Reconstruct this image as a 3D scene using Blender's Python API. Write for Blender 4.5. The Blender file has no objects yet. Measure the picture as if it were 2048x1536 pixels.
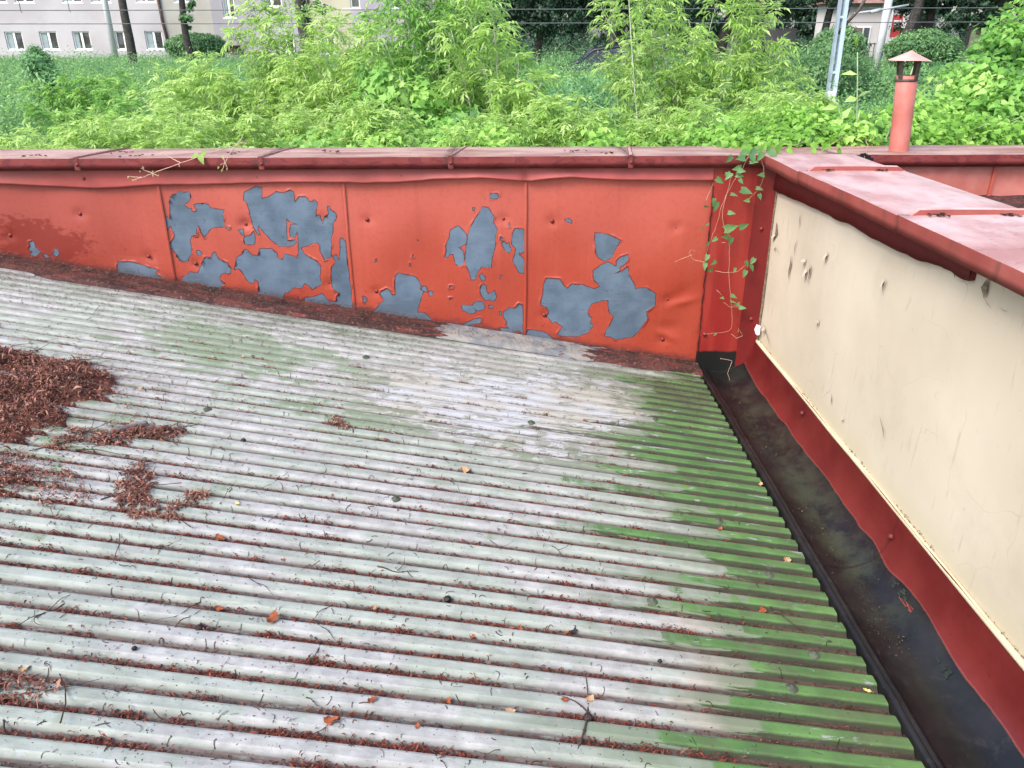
import bpy, math, random
import numpy as np
from mathutils import Vector, Matrix
R = np.random.default_rng(7)
random.seed(7)
C = bpy.context.scene.collection
rad = math.radians
PEEL=[[[-1722,-740],[-1697,-745],[-1675,-741],[-1665,-749],[-1668,-774],[-1686,-796],[-1710,-810],[-1697,-819],[-1692,-828],[-1674,-828],[-1671,-845],[-1654,-847],[-1646,-839],[-1656,-809],[-1634,-804],[-1595,-800],[-1579,-809],[-1570,-824],[-1539,-831],[-1497,-835],[-1508,-861],[-1507,-891],[-1510,-926],[-1554,-928],[-1581,-934],[-1607,-961],[-1628,-985],[-1642,-960],[-1647,-934],[-1656,-914],[-1662,-938],[-1670,-974],[-1697,-978],[-1709,-995],[-1711,-1022],[-1711,-1049],[-1715,-1071],[-1730,-1094],[-1738,-1116],[-1774,-1118],[-1793,-1100],[-1801,-1071],[-1811,-1053],[-1828,-1039],[-1822,-1017],[-1795,-986],[-1788,-969],[-1797,-947],[-1801,-925],[-1828,-951],[-1826,-916],[-1832,-903],[-1822,-872],[-1811,-872],[-1802,-890],[-1792,-851],[-1787,-821],[-1788,-804],[-1777,-774],[-1763,-757],[-1740,-749]],[[-1689,-1058],[-1671,-1054],[-1658,-1072],[-1665,-1085],[-1680,-1083],[-1688,-1069]],[[-1504,-926],[-1483,-928],[-1486,-935],[-1503,-936]],[[-1591,-1063],[-1580,-1065],[-1579,-1085],[-1560,-1106],[-1527,-1122],[-1510,-1156],[-1518,-1186],[-1554,-1183],[-1575,-1193],[-1582,-1220],[-1553,-1241],[-1578,-1255],[-1586,-1278],[-1628,-1287],[-1656,-1292],[-1666,-1273],[-1668,-1254],[-1706,-1240],[-1746,-1242],[-1767,-1233],[-1796,-1231],[-1784,-1203],[-1753,-1189],[-1744,-1176],[-1698,-1183],[-1687,-1155],[-1671,-1139],[-1657,-1108],[-1641,-1092],[-1608,-1090],[-1601,-1072]],[[-1509,-1307],[-1486,-1301],[-1474,-1309],[-1506,-1319]],[[-1383,-744],[-1314,-714],[-1284,-719],[-1291,-780],[-1279,-772],[-1255,-771],[-1213,-743],[-1171,-750],[-1140,-734],[-1120,-745],[-1121,-800],[-1096,-769],[-1060,-768],[-1042,-798],[-1016,-785],[-1000,-803],[-1009,-827],[-1014,-856],[-1019,-875],[-1010,-863],[-994,-871],[-993,-890],[-984,-913],[-975,-876],[-952,-861],[-952,-818],[-940,-820],[-937,-837],[-910,-856],[-909,-886],[-930,-910],[-934,-954],[-947,-993],[-957,-1091],[-996,-1109],[-1005,-1078],[-1016,-1063],[-1012,-1028],[-1025,-1013],[-1097,-1035],[-1115,-1043],[-1096,-1078],[-1036,-1114],[-1017,-1144],[-1030,-1206],[-1019,-1242],[-1051,-1263],[-1078,-1276],[-1096,-1255],[-1117,-1242],[-1138,-1270],[-1177,-1265],[-1205,-1288],[-1234,-1299],[-1256,-1335],[-1291,-1327],[-1371,-1322],[-1384,-1303],[-1373,-1230],[-1390,-1217],[-1400,-1240],[-1423,-1237],[-1441,-1209],[-1452,-1178],[-1471,-1157],[-1495,-1165],[-1472,-1096],[-1442,-1076],[-1424,-1051],[-1409,-1051],[-1388,-1079],[-1355,-1087],[-1340,-1046],[-1275,-1044],[-1249,-1072],[-1247,-1095],[-1224,-1108],[-1210,-1072],[-1162,-1085],[-1144,-1100],[-1132,-1068],[-1127,-1017],[-1124,-953],[-1140,-985],[-1167,-982],[-1168,-953],[-1156,-914],[-1142,-914],[-1120,-914],[-1160,-901],[-1175,-884],[-1181,-953],[-1182,-1002],[-1142,-997],[-1134,-1012],[-1161,-1033],[-1232,-1034],[-1270,-1002],[-1307,-952],[-1328,-923],[-1332,-937],[-1325,-974],[-1339,-967],[-1358,-927],[-1365,-874],[-1370,-821],[-1374,-799],[-1388,-787]],[[-1443,-944],[-1410,-937],[-1413,-976],[-1427,-966]],[[-1358,-949],[-1353,-982],[-1366,-1026],[-1415,-1021],[-1420,-991],[-1409,-979],[-1379,-972]],[[-901,-994],[-891,-989],[-873,-1009],[-872,-1054],[-871,-1155],[-866,-1269],[-867,-1401],[-906,-1412],[-936,-1377],[-965,-1363],[-1027,-1376],[-1062,-1363],[-1108,-1365],[-1131,-1347],[-1129,-1323],[-1088,-1320],[-1025,-1300],[-999,-1342],[-956,-1348],[-951,-1321],[-931,-1298],[-955,-1287],[-969,-1269],[-970,-1206],[-962,-1150],[-935,-1124],[-949,-1089],[-931,-1080],[-922,-1089],[-921,-1109],[-914,-1109],[-905,-1044]],[[-859,-864],[-851,-869],[-853,-896],[-860,-898]],[[-1511,-1313],[-1490,-1302],[-1476,-1310],[-1497,-1321]],[[-603,-1187],[-545,-1201],[-508,-1209],[-480,-1249],[-483,-1282],[-469,-1296],[-482,-1333],[-497,-1373],[-505,-1413],[-469,-1416],[-427,-1457],[-433,-1470],[-466,-1470],[-493,-1456],[-516,-1465],[-564,-1441],[-625,-1450],[-647,-1461],[-706,-1440],[-755,-1429],[-756,-1411],[-724,-1377],[-717,-1360],[-686,-1346],[-711,-1306],[-701,-1289],[-670,-1274],[-650,-1287],[-643,-1312],[-624,-1310],[-624,-1242],[-617,-1203]],[[-476,-1265],[-454,-1263],[-443,-1291],[-447,-1299],[-477,-1288]],[[-439,-1294],[-420,-1291],[-414,-1305],[-418,-1316],[-437,-1323]],[[-806,-1317],[-795,-1317],[-781,-1340],[-793,-1357],[-806,-1348]],[[-716,-1104],[-708,-1123],[-727,-1126]],[[-491,-1000],[-479,-1008],[-487,-1016]],[[-514,-1081],[-510,-1097],[-520,-1101]],[[-533,-1132],[-530,-1151],[-537,-1151]],[[-262,-924],[-220,-973],[-218,-1011],[-227,-1027],[-263,-1046],[-240,-1061],[-234,-1106],[-242,-1139],[-266,-1151],[-286,-1135],[-296,-1082],[-314,-1084],[-329,-1105],[-342,-1096],[-333,-1063],[-335,-1034],[-313,-987],[-306,-949]],[[-131,-824],[-99,-832],[-70,-881],[-75,-910],[-55,-945],[-64,-994],[-68,-1047],[-83,-1100],[-87,-1158],[-143,-1151],[-164,-1187],[-177,-1227],[-203,-1218],[-216,-1166],[-233,-1130],[-228,-1058],[-215,-987],[-199,-932],[-172,-889],[-142,-844]],[[-90,-756],[-53,-755],[-45,-771],[-53,-786],[-90,-784]],[[-185,-829],[-171,-831],[-174,-852],[-185,-849]],[[12,-910],[14,-933],[1,-933]],[[-38,-985],[-24,-994],[-27,-1012],[-41,-1006]],[[-18,-1009],[-6,-1027],[8,-1018],[14,-1042],[23,-1059],[8,-1078],[-13,-1065],[-24,-1041],[-33,-1021]],[[40,-943],[91,-947],[93,-1072],[60,-1080],[92,-1113],[92,-1195],[63,-1189],[46,-1155],[27,-1119],[40,-1083],[43,-1054],[20,-1027],[26,-971]],[[-143,-1186],[-121,-1212],[-126,-1230],[-141,-1233],[-157,-1203]],[[-40,-1197],[-31,-1203],[-39,-1225],[-43,-1222]],[[-133,-1249],[-118,-1261],[-118,-1289],[-107,-1308],[-71,-1286],[-62,-1326],[-77,-1351],[-95,-1345],[-128,-1345],[-146,-1320],[-154,-1289],[-148,-1258]],[[-161,-1348],[-140,-1351],[-126,-1383],[-135,-1401],[-172,-1408],[-204,-1379],[-188,-1357]],[[-255,-1369],[-213,-1373],[-177,-1404],[-184,-1420],[-214,-1425],[-253,-1404],[-260,-1382]],[[-108,-1373],[-75,-1380],[-78,-1392],[-108,-1392]],[[-249,-1484],[-197,-1458],[-154,-1447],[-152,-1474],[-204,-1490],[-240,-1502]],[[-320,-1260],[-305,-1260],[-308,-1272],[-323,-1275]],[[-325,-1331],[-313,-1331],[-320,-1347]],[[60,-1365],[84,-1377],[85,-1540],[51,-1530],[33,-1537],[-12,-1498],[-9,-1472],[-27,-1443],[-24,-1415],[9,-1390],[39,-1393]],[[-52,-1510],[21,-1514],[33,-1540],[9,-1556],[-22,-1549]],[[-48,-1411],[-33,-1418],[-36,-1437],[-48,-1434]],[[470,-969],[509,-971],[541,-979],[574,-990],[612,-1012],[578,-1076],[576,-1103],[527,-1127],[494,-1108],[479,-1076],[471,-1006]],[[305,-897],[328,-890],[347,-905],[345,-919],[313,-910]],[[653,-1087],[658,-1109],[633,-1155],[614,-1158],[618,-1180],[586,-1196],[605,-1191],[631,-1180],[656,-1153],[667,-1202],[706,-1264],[707,-1281],[761,-1273],[823,-1309],[825,-1378],[775,-1412],[784,-1458],[744,-1534],[708,-1569],[614,-1586],[585,-1568],[549,-1562],[555,-1521],[571,-1504],[596,-1440],[570,-1428],[560,-1388],[561,-1348],[469,-1367],[449,-1416],[453,-1439],[470,-1451],[465,-1485],[485,-1494],[467,-1521],[451,-1544],[390,-1567],[301,-1561],[279,-1546],[306,-1505],[278,-1484],[275,-1473],[250,-1484],[236,-1461],[216,-1446],[227,-1420],[216,-1392],[183,-1374],[185,-1346],[195,-1312],[197,-1256],[213,-1222],[289,-1225],[311,-1262],[330,-1279],[354,-1254],[414,-1259],[479,-1282],[509,-1268],[472,-1229],[470,-1179],[512,-1146],[551,-1130],[595,-1155],[591,-1125],[611,-1103]],[[110,-1520],[168,-1526],[198,-1531],[235,-1555],[263,-1581],[274,-1605],[235,-1593],[179,-1578],[152,-1579],[101,-1572],[99,-1548]],[[-2574,-1003],[-2557,-999],[-2546,-1008],[-2548,-1035],[-2520,-1058],[-2555,-1083],[-2590,-1078],[-2572,-1058],[-2588,-1044],[-2575,-1026]],[[-2455,-1040],[-2430,-1045],[-2426,-1068],[-2444,-1086],[-2468,-1074],[-2453,-1058]],[[-2517,-1072],[-2498,-1069],[-2484,-1086],[-2500,-1095],[-2517,-1081]],[[-2123,-1120],[-2086,-1118],[-2042,-1120],[-1991,-1137],[-1966,-1148],[-1914,-1163],[-1931,-1181],[-1901,-1205],[-1897,-1219],[-1927,-1233],[-1970,-1216],[-2005,-1209],[-2058,-1204],[-2104,-1206],[-2130,-1199],[-2151,-1180],[-2133,-1171],[-2132,-1143]],[[-2283,-1154],[-2262,-1161],[-2233,-1173],[-2198,-1175],[-2210,-1189],[-2272,-1184]]]
RIVETS=[[-2669,-969],[-1950,-1088],[-1397,-913],[-1702,-1129],[-1397,-915],[-984,-885],[-984,-1240],[-749,-894],[-727,-1292],[-21,-893],[240,-907],[205,-1435],[891,-1347],[882,-1585],[-2269,-856],[906,-944],[1392,-938],[1114,-1548],[1355,-1444]]
STAIN=[[-2694,-860],[-2437,-887],[-2402,-928],[-2355,-955],[-2277,-964],[-2218,-996],[-2265,-1068],[-2325,-1077],[-2380,-1123],[-2493,-1122],[-2751,-1075]]
WAVY=[[-2643,-691],[-2387,-708],[-2130,-724],[-1821,-703],[-1605,-704],[-1395,-697],[-1186,-693],[-857,-694],[-743,-700],[-560,-695],[-376,-678],[-141,-672],[15,-683],[99,-693],[198,-683],[328,-671],[485,-680],[643,-688],[826,-691],[1075,-692]]

# ------------------------------------------------------------------ helpers
def tag(o, label=None, cat=None, group=None, kind=None):
    if label: o['label'] = label
    if cat: o['category'] = cat
    if group: o['group'] = group
    if kind: o['kind'] = kind
    return o
def empty(name, loc=(0, 0, 0), **k):
    o = bpy.data.objects.new(name, None); C.objects.link(o); o.location = loc; o.empty_display_size = .1
    return tag(o, **k)
class MB:
    """collects vertices, faces, material slots and float attributes"""
    def __init__(s): s.V = []; s.F = []; s.M = []; s.n = 0; s.A = {}
    def add(s, V, F, m=0, **attrs):
        V = np.asarray(V, float).reshape(-1, 3)
        for f in F: s.F.append(tuple(int(i) + s.n for i in f)); s.M.append(m)
        for k, a in attrs.items():
            s.A.setdefault(k, []).append((s.n, np.broadcast_to(np.asarray(a, float), (len(V),))))
        s.V.append(V); s.n += len(V); return s
    def box(s, c, d, rz=0, m=0, top=1.0):
        x, y, z = [q / 2 for q in d]; v = []
        for k in (-1, 1):
            t = top if k > 0 else 1
            for i, j in ((-1, -1), (1, -1), (1, 1), (-1, 1)): v.append((i * x * t, j * y * t, k * z))
        cr, sr = math.cos(rz), math.sin(rz)
        v = [(c[0] + a * cr - b * sr, c[1] + a * sr + b * cr, c[2] + e) for a, b, e in v]
        return s.add(v, [(0, 3, 2, 1), (4, 5, 6, 7), (0, 1, 5, 4), (1, 2, 6, 5), (2, 3, 7, 6), (3, 0, 4, 7)], m)
    def tube(s, pts, r, n=6, m=0, cap=True, **attrs):
        pts = np.asarray(pts, float); k = len(pts); r = np.broadcast_to(np.asarray(r, float), (k,))
        T = np.gradient(pts, axis=0); T /= np.linalg.norm(T, axis=1)[:, None] + 1e-12
        ref = np.array([0, 0, 1.]) if abs(T[0][2]) < .9 else np.array([1., 0, 0])
        U = np.cross(T, ref); U /= np.linalg.norm(U, axis=1)[:, None] + 1e-12; W = np.cross(T, U)
        a = np.arange(n) * 2 * math.pi / n
        V = pts[:, None] + r[:, None, None] * (np.cos(a)[None, :, None] * U[:, None] + np.sin(a)[None, :, None] * W[:, None])
        F = []
        for i in range(k - 1):
            for j in range(n):
                F.append((i * n + j, i * n + (j + 1) % n, (i + 1) * n + (j + 1) % n, (i + 1) * n + j))
        if cap: F += [tuple(range(n))[::-1], tuple((k - 1) * n + j for j in range(n))]
        return s.add(V.reshape(-1, 3), F, m, **attrs)
    def lathe(s, prof, c=(0, 0, 0), n=24, m=0, axis=None):
        a = np.arange(n) * 2 * math.pi / n; V = []
        for r_, z_ in prof:
            for t in a: V.append((c[0] + r_ * math.cos(t), c[1] + r_ * math.sin(t), c[2] + z_))
        V = np.array(V); F = []
        if axis is not None:
            V[:, 0] += (V[:, 2] - c[2]) * axis[0]; V[:, 1] += (V[:, 2] - c[2]) * axis[1]
        for i in range(len(prof) - 1):
            for j in range(n): F.append((i * n + j, i * n + (j + 1) % n, (i + 1) * n + (j + 1) % n, (i + 1) * n + j))
        return s.add(V, F, m)
    def sheet(s, P, m=0, **attrs):
        P = np.asarray(P, float); a, b = P.shape[:2]
        I = np.arange(a * b).reshape(a, b)
        F = np.stack([I[:-1, :-1], I[1:, :-1], I[1:, 1:], I[:-1, 1:]], -1).reshape(-1, 4)
        return s.add(P.reshape(-1, 3), F, m, **{k: np.asarray(v).reshape(-1) for k, v in attrs.items()})
    def build(s, name, mats, parent=None, smooth=False):
        if not isinstance(mats, (list, tuple)): mats = [mats]
        V = np.concatenate(s.V) if s.V else np.zeros((0, 3))
        o = mesh_np(name, V, s.F, mats, parent, smooth)
        me = o.data
        if len(mats) > 1: me.polygons.foreach_set('material_index', s.M)
        for k, L in s.A.items():
            a = np.zeros(len(V), np.float32)
            for n0, v in L: a[n0:n0 + len(v)] = v
            me.attributes.new(k, 'FLOAT', 'POINT').data.foreach_set('value', a)
        return o
def mesh_np(name, V, F, mats, parent=None, smooth=False, attrs=None):
    me = bpy.data.meshes.new(name)
    if isinstance(F, np.ndarray):
        nf, k = F.shape
        me.vertices.add(len(V)); me.vertices.foreach_set('co', np.ascontiguousarray(V, np.float32).ravel())
        me.loops.add(nf * k); me.loops.foreach_set('vertex_index', F.astype(np.int32).ravel())
        me.polygons.add(nf); me.polygons.foreach_set('loop_start', np.arange(nf, dtype=np.int32) * k)
        me.update(calc_edges=True)
    else:
        me.from_pydata(np.asarray(V).tolist(), [], F)
    if not isinstance(mats, (list, tuple)): mats = [mats]
    for m in mats: me.materials.append(m)
    if smooth: me.polygons.foreach_set('use_smooth', np.ones(len(me.polygons), bool))
    if attrs:
        for k, a in attrs.items():
            me.attributes.new(k, 'FLOAT', 'POINT').data.foreach_set('value', np.asarray(a, np.float32).ravel())
    o = bpy.data.objects.new(name, me); C.objects.link(o)
    if parent: o.parent = parent; o.matrix_parent_inverse = Matrix.Translation(-Vector(parent.location))
    return o
# value noise in numpy
_tab = np.random.default_rng(3).random((256, 256))
def vn(x, y):
    x = np.asarray(x, float); y = np.asarray(y, float)
    xi = np.floor(x).astype(int); yi = np.floor(y).astype(int); fx = x - xi; fy = y - yi
    fx = fx * fx * (3 - 2 * fx); fy = fy * fy * (3 - 2 * fy)
    g = lambda a, b: _tab[a & 255, b & 255]
    return (g(xi, yi) * (1 - fx) + g(xi + 1, yi) * fx) * (1 - fy) + (g(xi, yi + 1) * (1 - fx) + g(xi + 1, yi + 1) * fx) * fy
def fbm(x, y, o=4):
    s = 0; a = .5; t = 0
    for i in range(o): s = s + a * vn(x * 2 ** i + 17 * i, y * 2 ** i + 31 * i); t += a; a *= .5
    return s / t
def sdf(poly, X, Z):
    """signed distance, positive inside"""
    P = np.array(poly, float); d = np.full(X.shape, 1e9); ins = np.zeros(X.shape, bool)
    for i in range(len(P)):
        a = P[i]; b = P[(i + 1) % len(P)]; ab = b - a
        t = np.clip(((X - a[0]) * ab[0] + (Z - a[1]) * ab[1]) / (ab @ ab + 1e-12), 0, 1)
        d = np.minimum(d, np.hypot(X - a[0] - t * ab[0], Z - a[1] - t * ab[1]))
        c = ((a[1] > Z) != (b[1] > Z)) & (X < (b[0] - a[0]) * (Z - a[1]) / (b[1] - a[1] + 1e-12) + a[0])
        ins ^= c
    return np.where(ins, d, -d)
# ------------------------------------------------------------------ node helpers
class NT:
    def __init__(s, name, rough=.7, spec=.3):
        s.m = bpy.data.materials.new(name); s.m.use_nodes = True; s.t = s.m.node_tree; s.N = s.t.nodes; s.L = s.t.links
        s.b = s.N['Principled BSDF']; s.out = s.N['Material Output']
        s.b.inputs['Roughness'].default_value = rough; s.b.inputs['Specular IOR Level'].default_value = spec
        s.pos = s.N.new('ShaderNodeNewGeometry').outputs['Position']
    def put(s, sock, v):
        if isinstance(v, (int, float)): sock.default_value = v
        elif isinstance(v, tuple): sock.default_value = v if len(v) == len(sock.default_value) else (*v, 1)
        else: s.L.new(v, sock)
    def attr(s, n):
        a = s.N.new('ShaderNodeAttribute'); a.attribute_name = n; return a.outputs['Fac']
    def scale(s, v):
        n = s.N.new('ShaderNodeVectorMath'); n.operation = 'MULTIPLY'; s.L.new(s.pos, n.inputs[0]); n.inputs[1].default_value = v; return n.outputs[0]
    def noise(s, sc, vec=None, det=4, rough=.55, dist=0):
        n = s.N.new('ShaderNodeTexNoise'); n.inputs['Scale'].default_value = sc; n.inputs['Detail'].default_value = det
        n.inputs['Roughness'].default_value = rough; n.inputs['Distortion'].default_value = dist
        s.L.new(vec if vec is not None else s.pos, n.inputs['Vector']); return n.outputs['Fac']
    def vor(s, sc, vec=None, feat='F1', out='Distance'):
        n = s.N.new('ShaderNodeTexVoronoi'); n.feature = feat; n.inputs['Scale'].default_value = sc
        s.L.new(vec if vec is not None else s.pos, n.inputs['Vector']); return n.outputs[out]
    def math(s, op, a, b=0.0, c=None, clamp=False):
        n = s.N.new('ShaderNodeMath'); n.operation = op; n.use_clamp = clamp; s.put(n.inputs[0], a); s.put(n.inputs[1], b)
        if c is not None: s.put(n.inputs[2], c)
        return n.outputs[0]
    def ramp(s, v, lo, hi):
        n = s.N.new('ShaderNodeMapRange'); s.put(n.inputs['Value'], v); n.inputs['From Min'].default_value = lo; n.inputs['From Max'].default_value = hi
        n.interpolation_type = 'SMOOTHSTEP'; return n.outputs['Result']
    def mix(s, f, a, b, mode='MIX'):
        n = s.N.new('ShaderNodeMix'); n.data_type = 'RGBA'; n.blend_type = mode
        s.put(n.inputs[0], f); s.put(n.inputs[6], a); s.put(n.inputs[7], b); return n.outputs[2]
    def bump(s, h, st=.3, d=.01, prev=None):
        n = s.N.new('ShaderNodeBump'); n.inputs['Strength'].default_value = st; n.inputs['Distance'].default_value = d
        s.put(n.inputs['Height'], h)
        if prev is not None: s.L.new(prev, n.inputs['Normal'])
        return n.outputs[0]
    def sep(s):
        n = s.N.new('ShaderNodeSeparateXYZ'); s.L.new(s.pos, n.inputs[0]); return n.outputs
    def nz(s):
        g = s.N.new('ShaderNodeNewGeometry'); n = s.N.new('ShaderNodeSeparateXYZ'); s.L.new(g.outputs['Normal'], n.inputs[0]); return n.outputs[2]
    def done(s, col, rough=None, normal=None):
        s.put(s.b.inputs['Base Color'], col)
        if rough is not None: s.put(s.b.inputs['Roughness'], rough)
        if normal is not None: s.L.new(normal, s.b.inputs['Normal'])
        return s.m
def simple(name, c, rough=.7, var=.15, sc=8, spec=.3, c2=None):
    t = NT(name, rough, spec)
    d = c2 or tuple(q * (1 - var * 2) for q in c)
    return t.done(t.mix(t.ramp(t.noise(sc, det=5), .3, .7), d, c), normal=t.bump(t.noise(sc * 6), .15, .004))

# ------------------------------------------------------------------ measures (metres, eye level is z = 0)
WY = 4.2                      # face of the parapet
P = .0762                     # corrugation pitch
YK = 1.3265
def rz(x): return -1.576 - .17 * (np.asarray(x) - .09)
PX = np.array([0, .004, .030, .0345, .044, .048, .052, .062, .0665, .0722, .0762]) # from far edge of crest towards the viewer
PH = np.array([.0, .0012, .0012, -.001, -.0165, -.0185, -.019, -.019, -.0175, -.002, 0])
def rib_h(y):
    t = np.mod(YK - np.asarray(y), P); return np.interp(t, PX, PH)
def roof_z(x, y): return rz(x) + rib_h(y)

# ------------------------------------------------------------------ materials
def red_paint(name, peel=False, stain=False, edge=False):
    t = NT(name, .48, .35); X, Y_, Z_ = t.sep()
    big = t.noise(1.7, det=3); fine = t.noise(45, det=4)
    col = t.mix(t.ramp(big, .3, .7), (.265, .034, .016), (.32, .052, .028))
    top = t.ramp(t.math('ADD', Z_, t.math('MULTIPLY', t.noise(2.2), .5)), -1.0, -.5)
    col = t.mix(t.math('MULTIPLY', top, .75), col, (.37, .085, .062))        # chalky, weathered upper paint
    col = t.mix(t.math('MULTIPLY', t.ramp(fine, .45, .75), .18), col, (.15, .016, .012))
    streak = t.noise(1, t.scale((38, 4, 1.3)), det=3)
    col = t.mix(t.math('MULTIPLY', t.ramp(streak, .52, .72), .12), col, (.32, .10, .08))
    streak2 = t.noise(1, t.scale((22, 4, .9)), det=4)
    col = t.mix(t.math('MULTIPLY', t.ramp(streak2, .56, .74), .14), col, (.13, .02, .016))
    col = t.mix(t.math('MULTIPLY', t.math('SUBTRACT', 1., t.ramp(t.math('ADD', X, t.math('MULTIPLY', t.noise(1.1), 1.2)), -2.2, -.6)), .55), col, (.15, .020, .016))
    if stain:
        e = t.math('ADD', t.attr('stain'), t.math('MULTIPLY', t.math('SUBTRACT', t.noise(1, t.scale((26, 1, 40)), det=5, rough=.7), .5), .30))
        col = t.mix(t.math('MULTIPLY', t.ramp(e, -.012, .03), .85), col, (.15, .013, .006))
    if peel or edge:
        h = t.attr('hb')                                                     # height above the roof
        hn = t.math('ADD', h, t.math('MULTIPLY', t.math('SUBTRACT', t.noise(1, t.scale((9, 1, 22)), det=6, rough=.7), .5), .11))
        col = t.mix(t.math('MULTIPLY', t.math('SUBTRACT', 1., t.ramp(hn, .0, .075)), .9), col, (.045, .018, .018))
        # wind-blown grit sticking in short slanted dashes low on the sheet
        dash = t.noise(1, t.scale((70, 1, 150)), det=2, dist=1.2)
        low = t.math('SUBTRACT', 1., t.ramp(h, .05, .35))
        col = t.mix(t.math('MULTIPLY', t.ramp(t.math('ADD', dash, t.math('MULTIPLY', low, .07)), .70, .76), .75), col, (.06, .012, .011))
    n = t.bump(t.noise(3.0, det=2), .25, .02); n = t.bump(t.noise(180), .12, .001, n)
    rough = t.math('ADD', .38, t.math('MULTIPLY', fine, .3))
    if peel:
        pn = t.math('ADD', t.math('MULTIPLY', t.math('SUBTRACT', t.noise(110, det=4, rough=.75), .5), .006), t.math('MULTIPLY', t.math('SUBTRACT', t.noise(28, det=5, rough=.7), .5), .012))
        pe = t.math('ADD', t.attr('peel'), pn)
        bare = t.ramp(pe, -.0004, .0006)
        z = t.mix(t.ramp(t.noise(9, det=5), .3, .7), (.060, .090, .125), (.092, .132, .180))
        z = t.mix(t.math('MULTIPLY', t.ramp(t.noise(1, t.scale((8, 1, 60)), det=4), .5, .75), .4), z, (.13, .16, .20))
        z = t.mix(t.math('MULTIPLY', t.ramp(t.noise(70, det=3), .64, .72), .6), z, (.03, .03, .035))
        z = t.mix(t.math('MULTIPLY', t.math('SUBTRACT', 1., t.ramp(h, .0, .12)), .35), z, (.06, .045, .05))
        rim = t.math('MULTIPLY', t.ramp(pe, -.0034, -.0012), t.ramp(t.noise(24, det=4), .25, .5))
        halo = t.math('MULTIPLY', t.ramp(pe, -.012, -.002), t.ramp(t.noise(15, det=3), .4, .65))
        col = t.mix(t.math('MULTIPLY', halo, .25), col, (.36, .085, .07))
        col = t.mix(bare, col, z)
        inner = t.math('MULTIPLY', rim, t.math('SUBTRACT', 1., t.ramp(pe, .0008, .0036)))
        col = t.mix(t.math('MULTIPLY', inner, .8), col, (.028, .008, .012))  # shadow of the broken paint edge, painted as a thin dark line
        n = t.bump(t.math('SUBTRACT', 1., bare), .6, .0016, n)
        rough = t.math('ADD', rough, t.math('MULTIPLY', bare, .05))
    return t.done(col, rough, n)
M = {}
M['panel'] = red_paint('painted_sheet', peel=True, stain=True)
M['red'] = red_paint('red_sheet', edge=False)
def coping_mat():
    t = NT('coping_paint', .5, .35); up = t.ramp(t.nz(), .55, .9)
    base = t.mix(t.ramp(t.noise(5, det=4), .3, .7), (.13, .019, .017), (.18, .034, .032))
    flake = t.ramp(t.noise(1, t.scale((14, 14, 30)), det=6, rough=.65, dist=.6), .53, .55)
    base = t.mix(t.math('MULTIPLY', flake, .5), base, (.075, .008, .012))
    dust = t.mix(t.ramp(t.noise(1, t.scale((3, 9, 3)), det=6), .35, .65), (.20, .095, .075), (.34, .215, .175))
    dust = t.mix(t.math('MULTIPLY', t.ramp(t.noise(30, det=5), .58, .7), .6), dust, (.075, .034, .03))
    col = t.mix(up, base, dust)
    j = t.attr('joint')
    jn = t.ramp(t.math('ADD', j, t.math('MULTIPLY', t.math('SUBTRACT', t.noise(38, det=5), .5), .9)), .45, .75)
    col = t.mix(t.math('MULTIPLY', jn, .8), col, (.055, .022, .020))
    n = t.bump(flake, .5, .0012); n = t.bump(t.noise(4, det=2), .2, .02, n); n = t.bump(t.noise(120), .15, .001, n)
    return t.done(col, .55, n)
M['coping'] = coping_mat()
def coping2_mat():
    t = NT('coping_paint_pale', .42, .4); up = t.ramp(t.nz(), .55, .9); X, Y_, Z_ = t.sep()
    base = t.mix(t.ramp(t.noise(5, det=4), .3, .7), (.20, .042, .034), (.26, .068, .056))
    drip = t.ramp(t.noise(1, t.scale((5, 26, 3)), det=5), .53, .72)
    base = t.mix(t.math('MULTIPLY', drip, .55), base, (.10, .042, .030))
    dust = t.mix(t.ramp(t.noise(1, t.scale((6, 3, 3)), det=6), .3, .7), (.28, .125, .105), (.44, .30, .28))
    dust = t.mix(t.math('MULTIPLY', t.ramp(t.noise(22, det=6, rough=.7), .56, .68), .45), dust, (.14, .055, .048))
    dust = t.mix(t.math('MULTIPLY', t.ramp(t.noise(85, det=5, rough=.8), .58, .66), .55), dust, (.15, .06, .05))
    dust = t.mix(t.math('MULTIPLY', t.ramp(t.noise(3, det=6, rough=.7), .5, .66), .5), dust, (.42, .36, .35))
    col = t.mix(up, base, dust)
    j = t.attr('joint')
    jn = t.ramp(t.math('ADD', j, t.math('MULTIPLY', t.math('SUBTRACT', t.noise(38, det=5), .5), .9)), .5, .8)
    col = t.mix(t.math('MULTIPLY', jn, .6), col, (.04, .018, .016))
    n = t.bump(t.noise(5, det=2), .25, .015); n = t.bump(t.noise(150), .12, .001, n)
    return t.done(col, .45, n)
M['coping2'] = coping2_mat()
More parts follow.
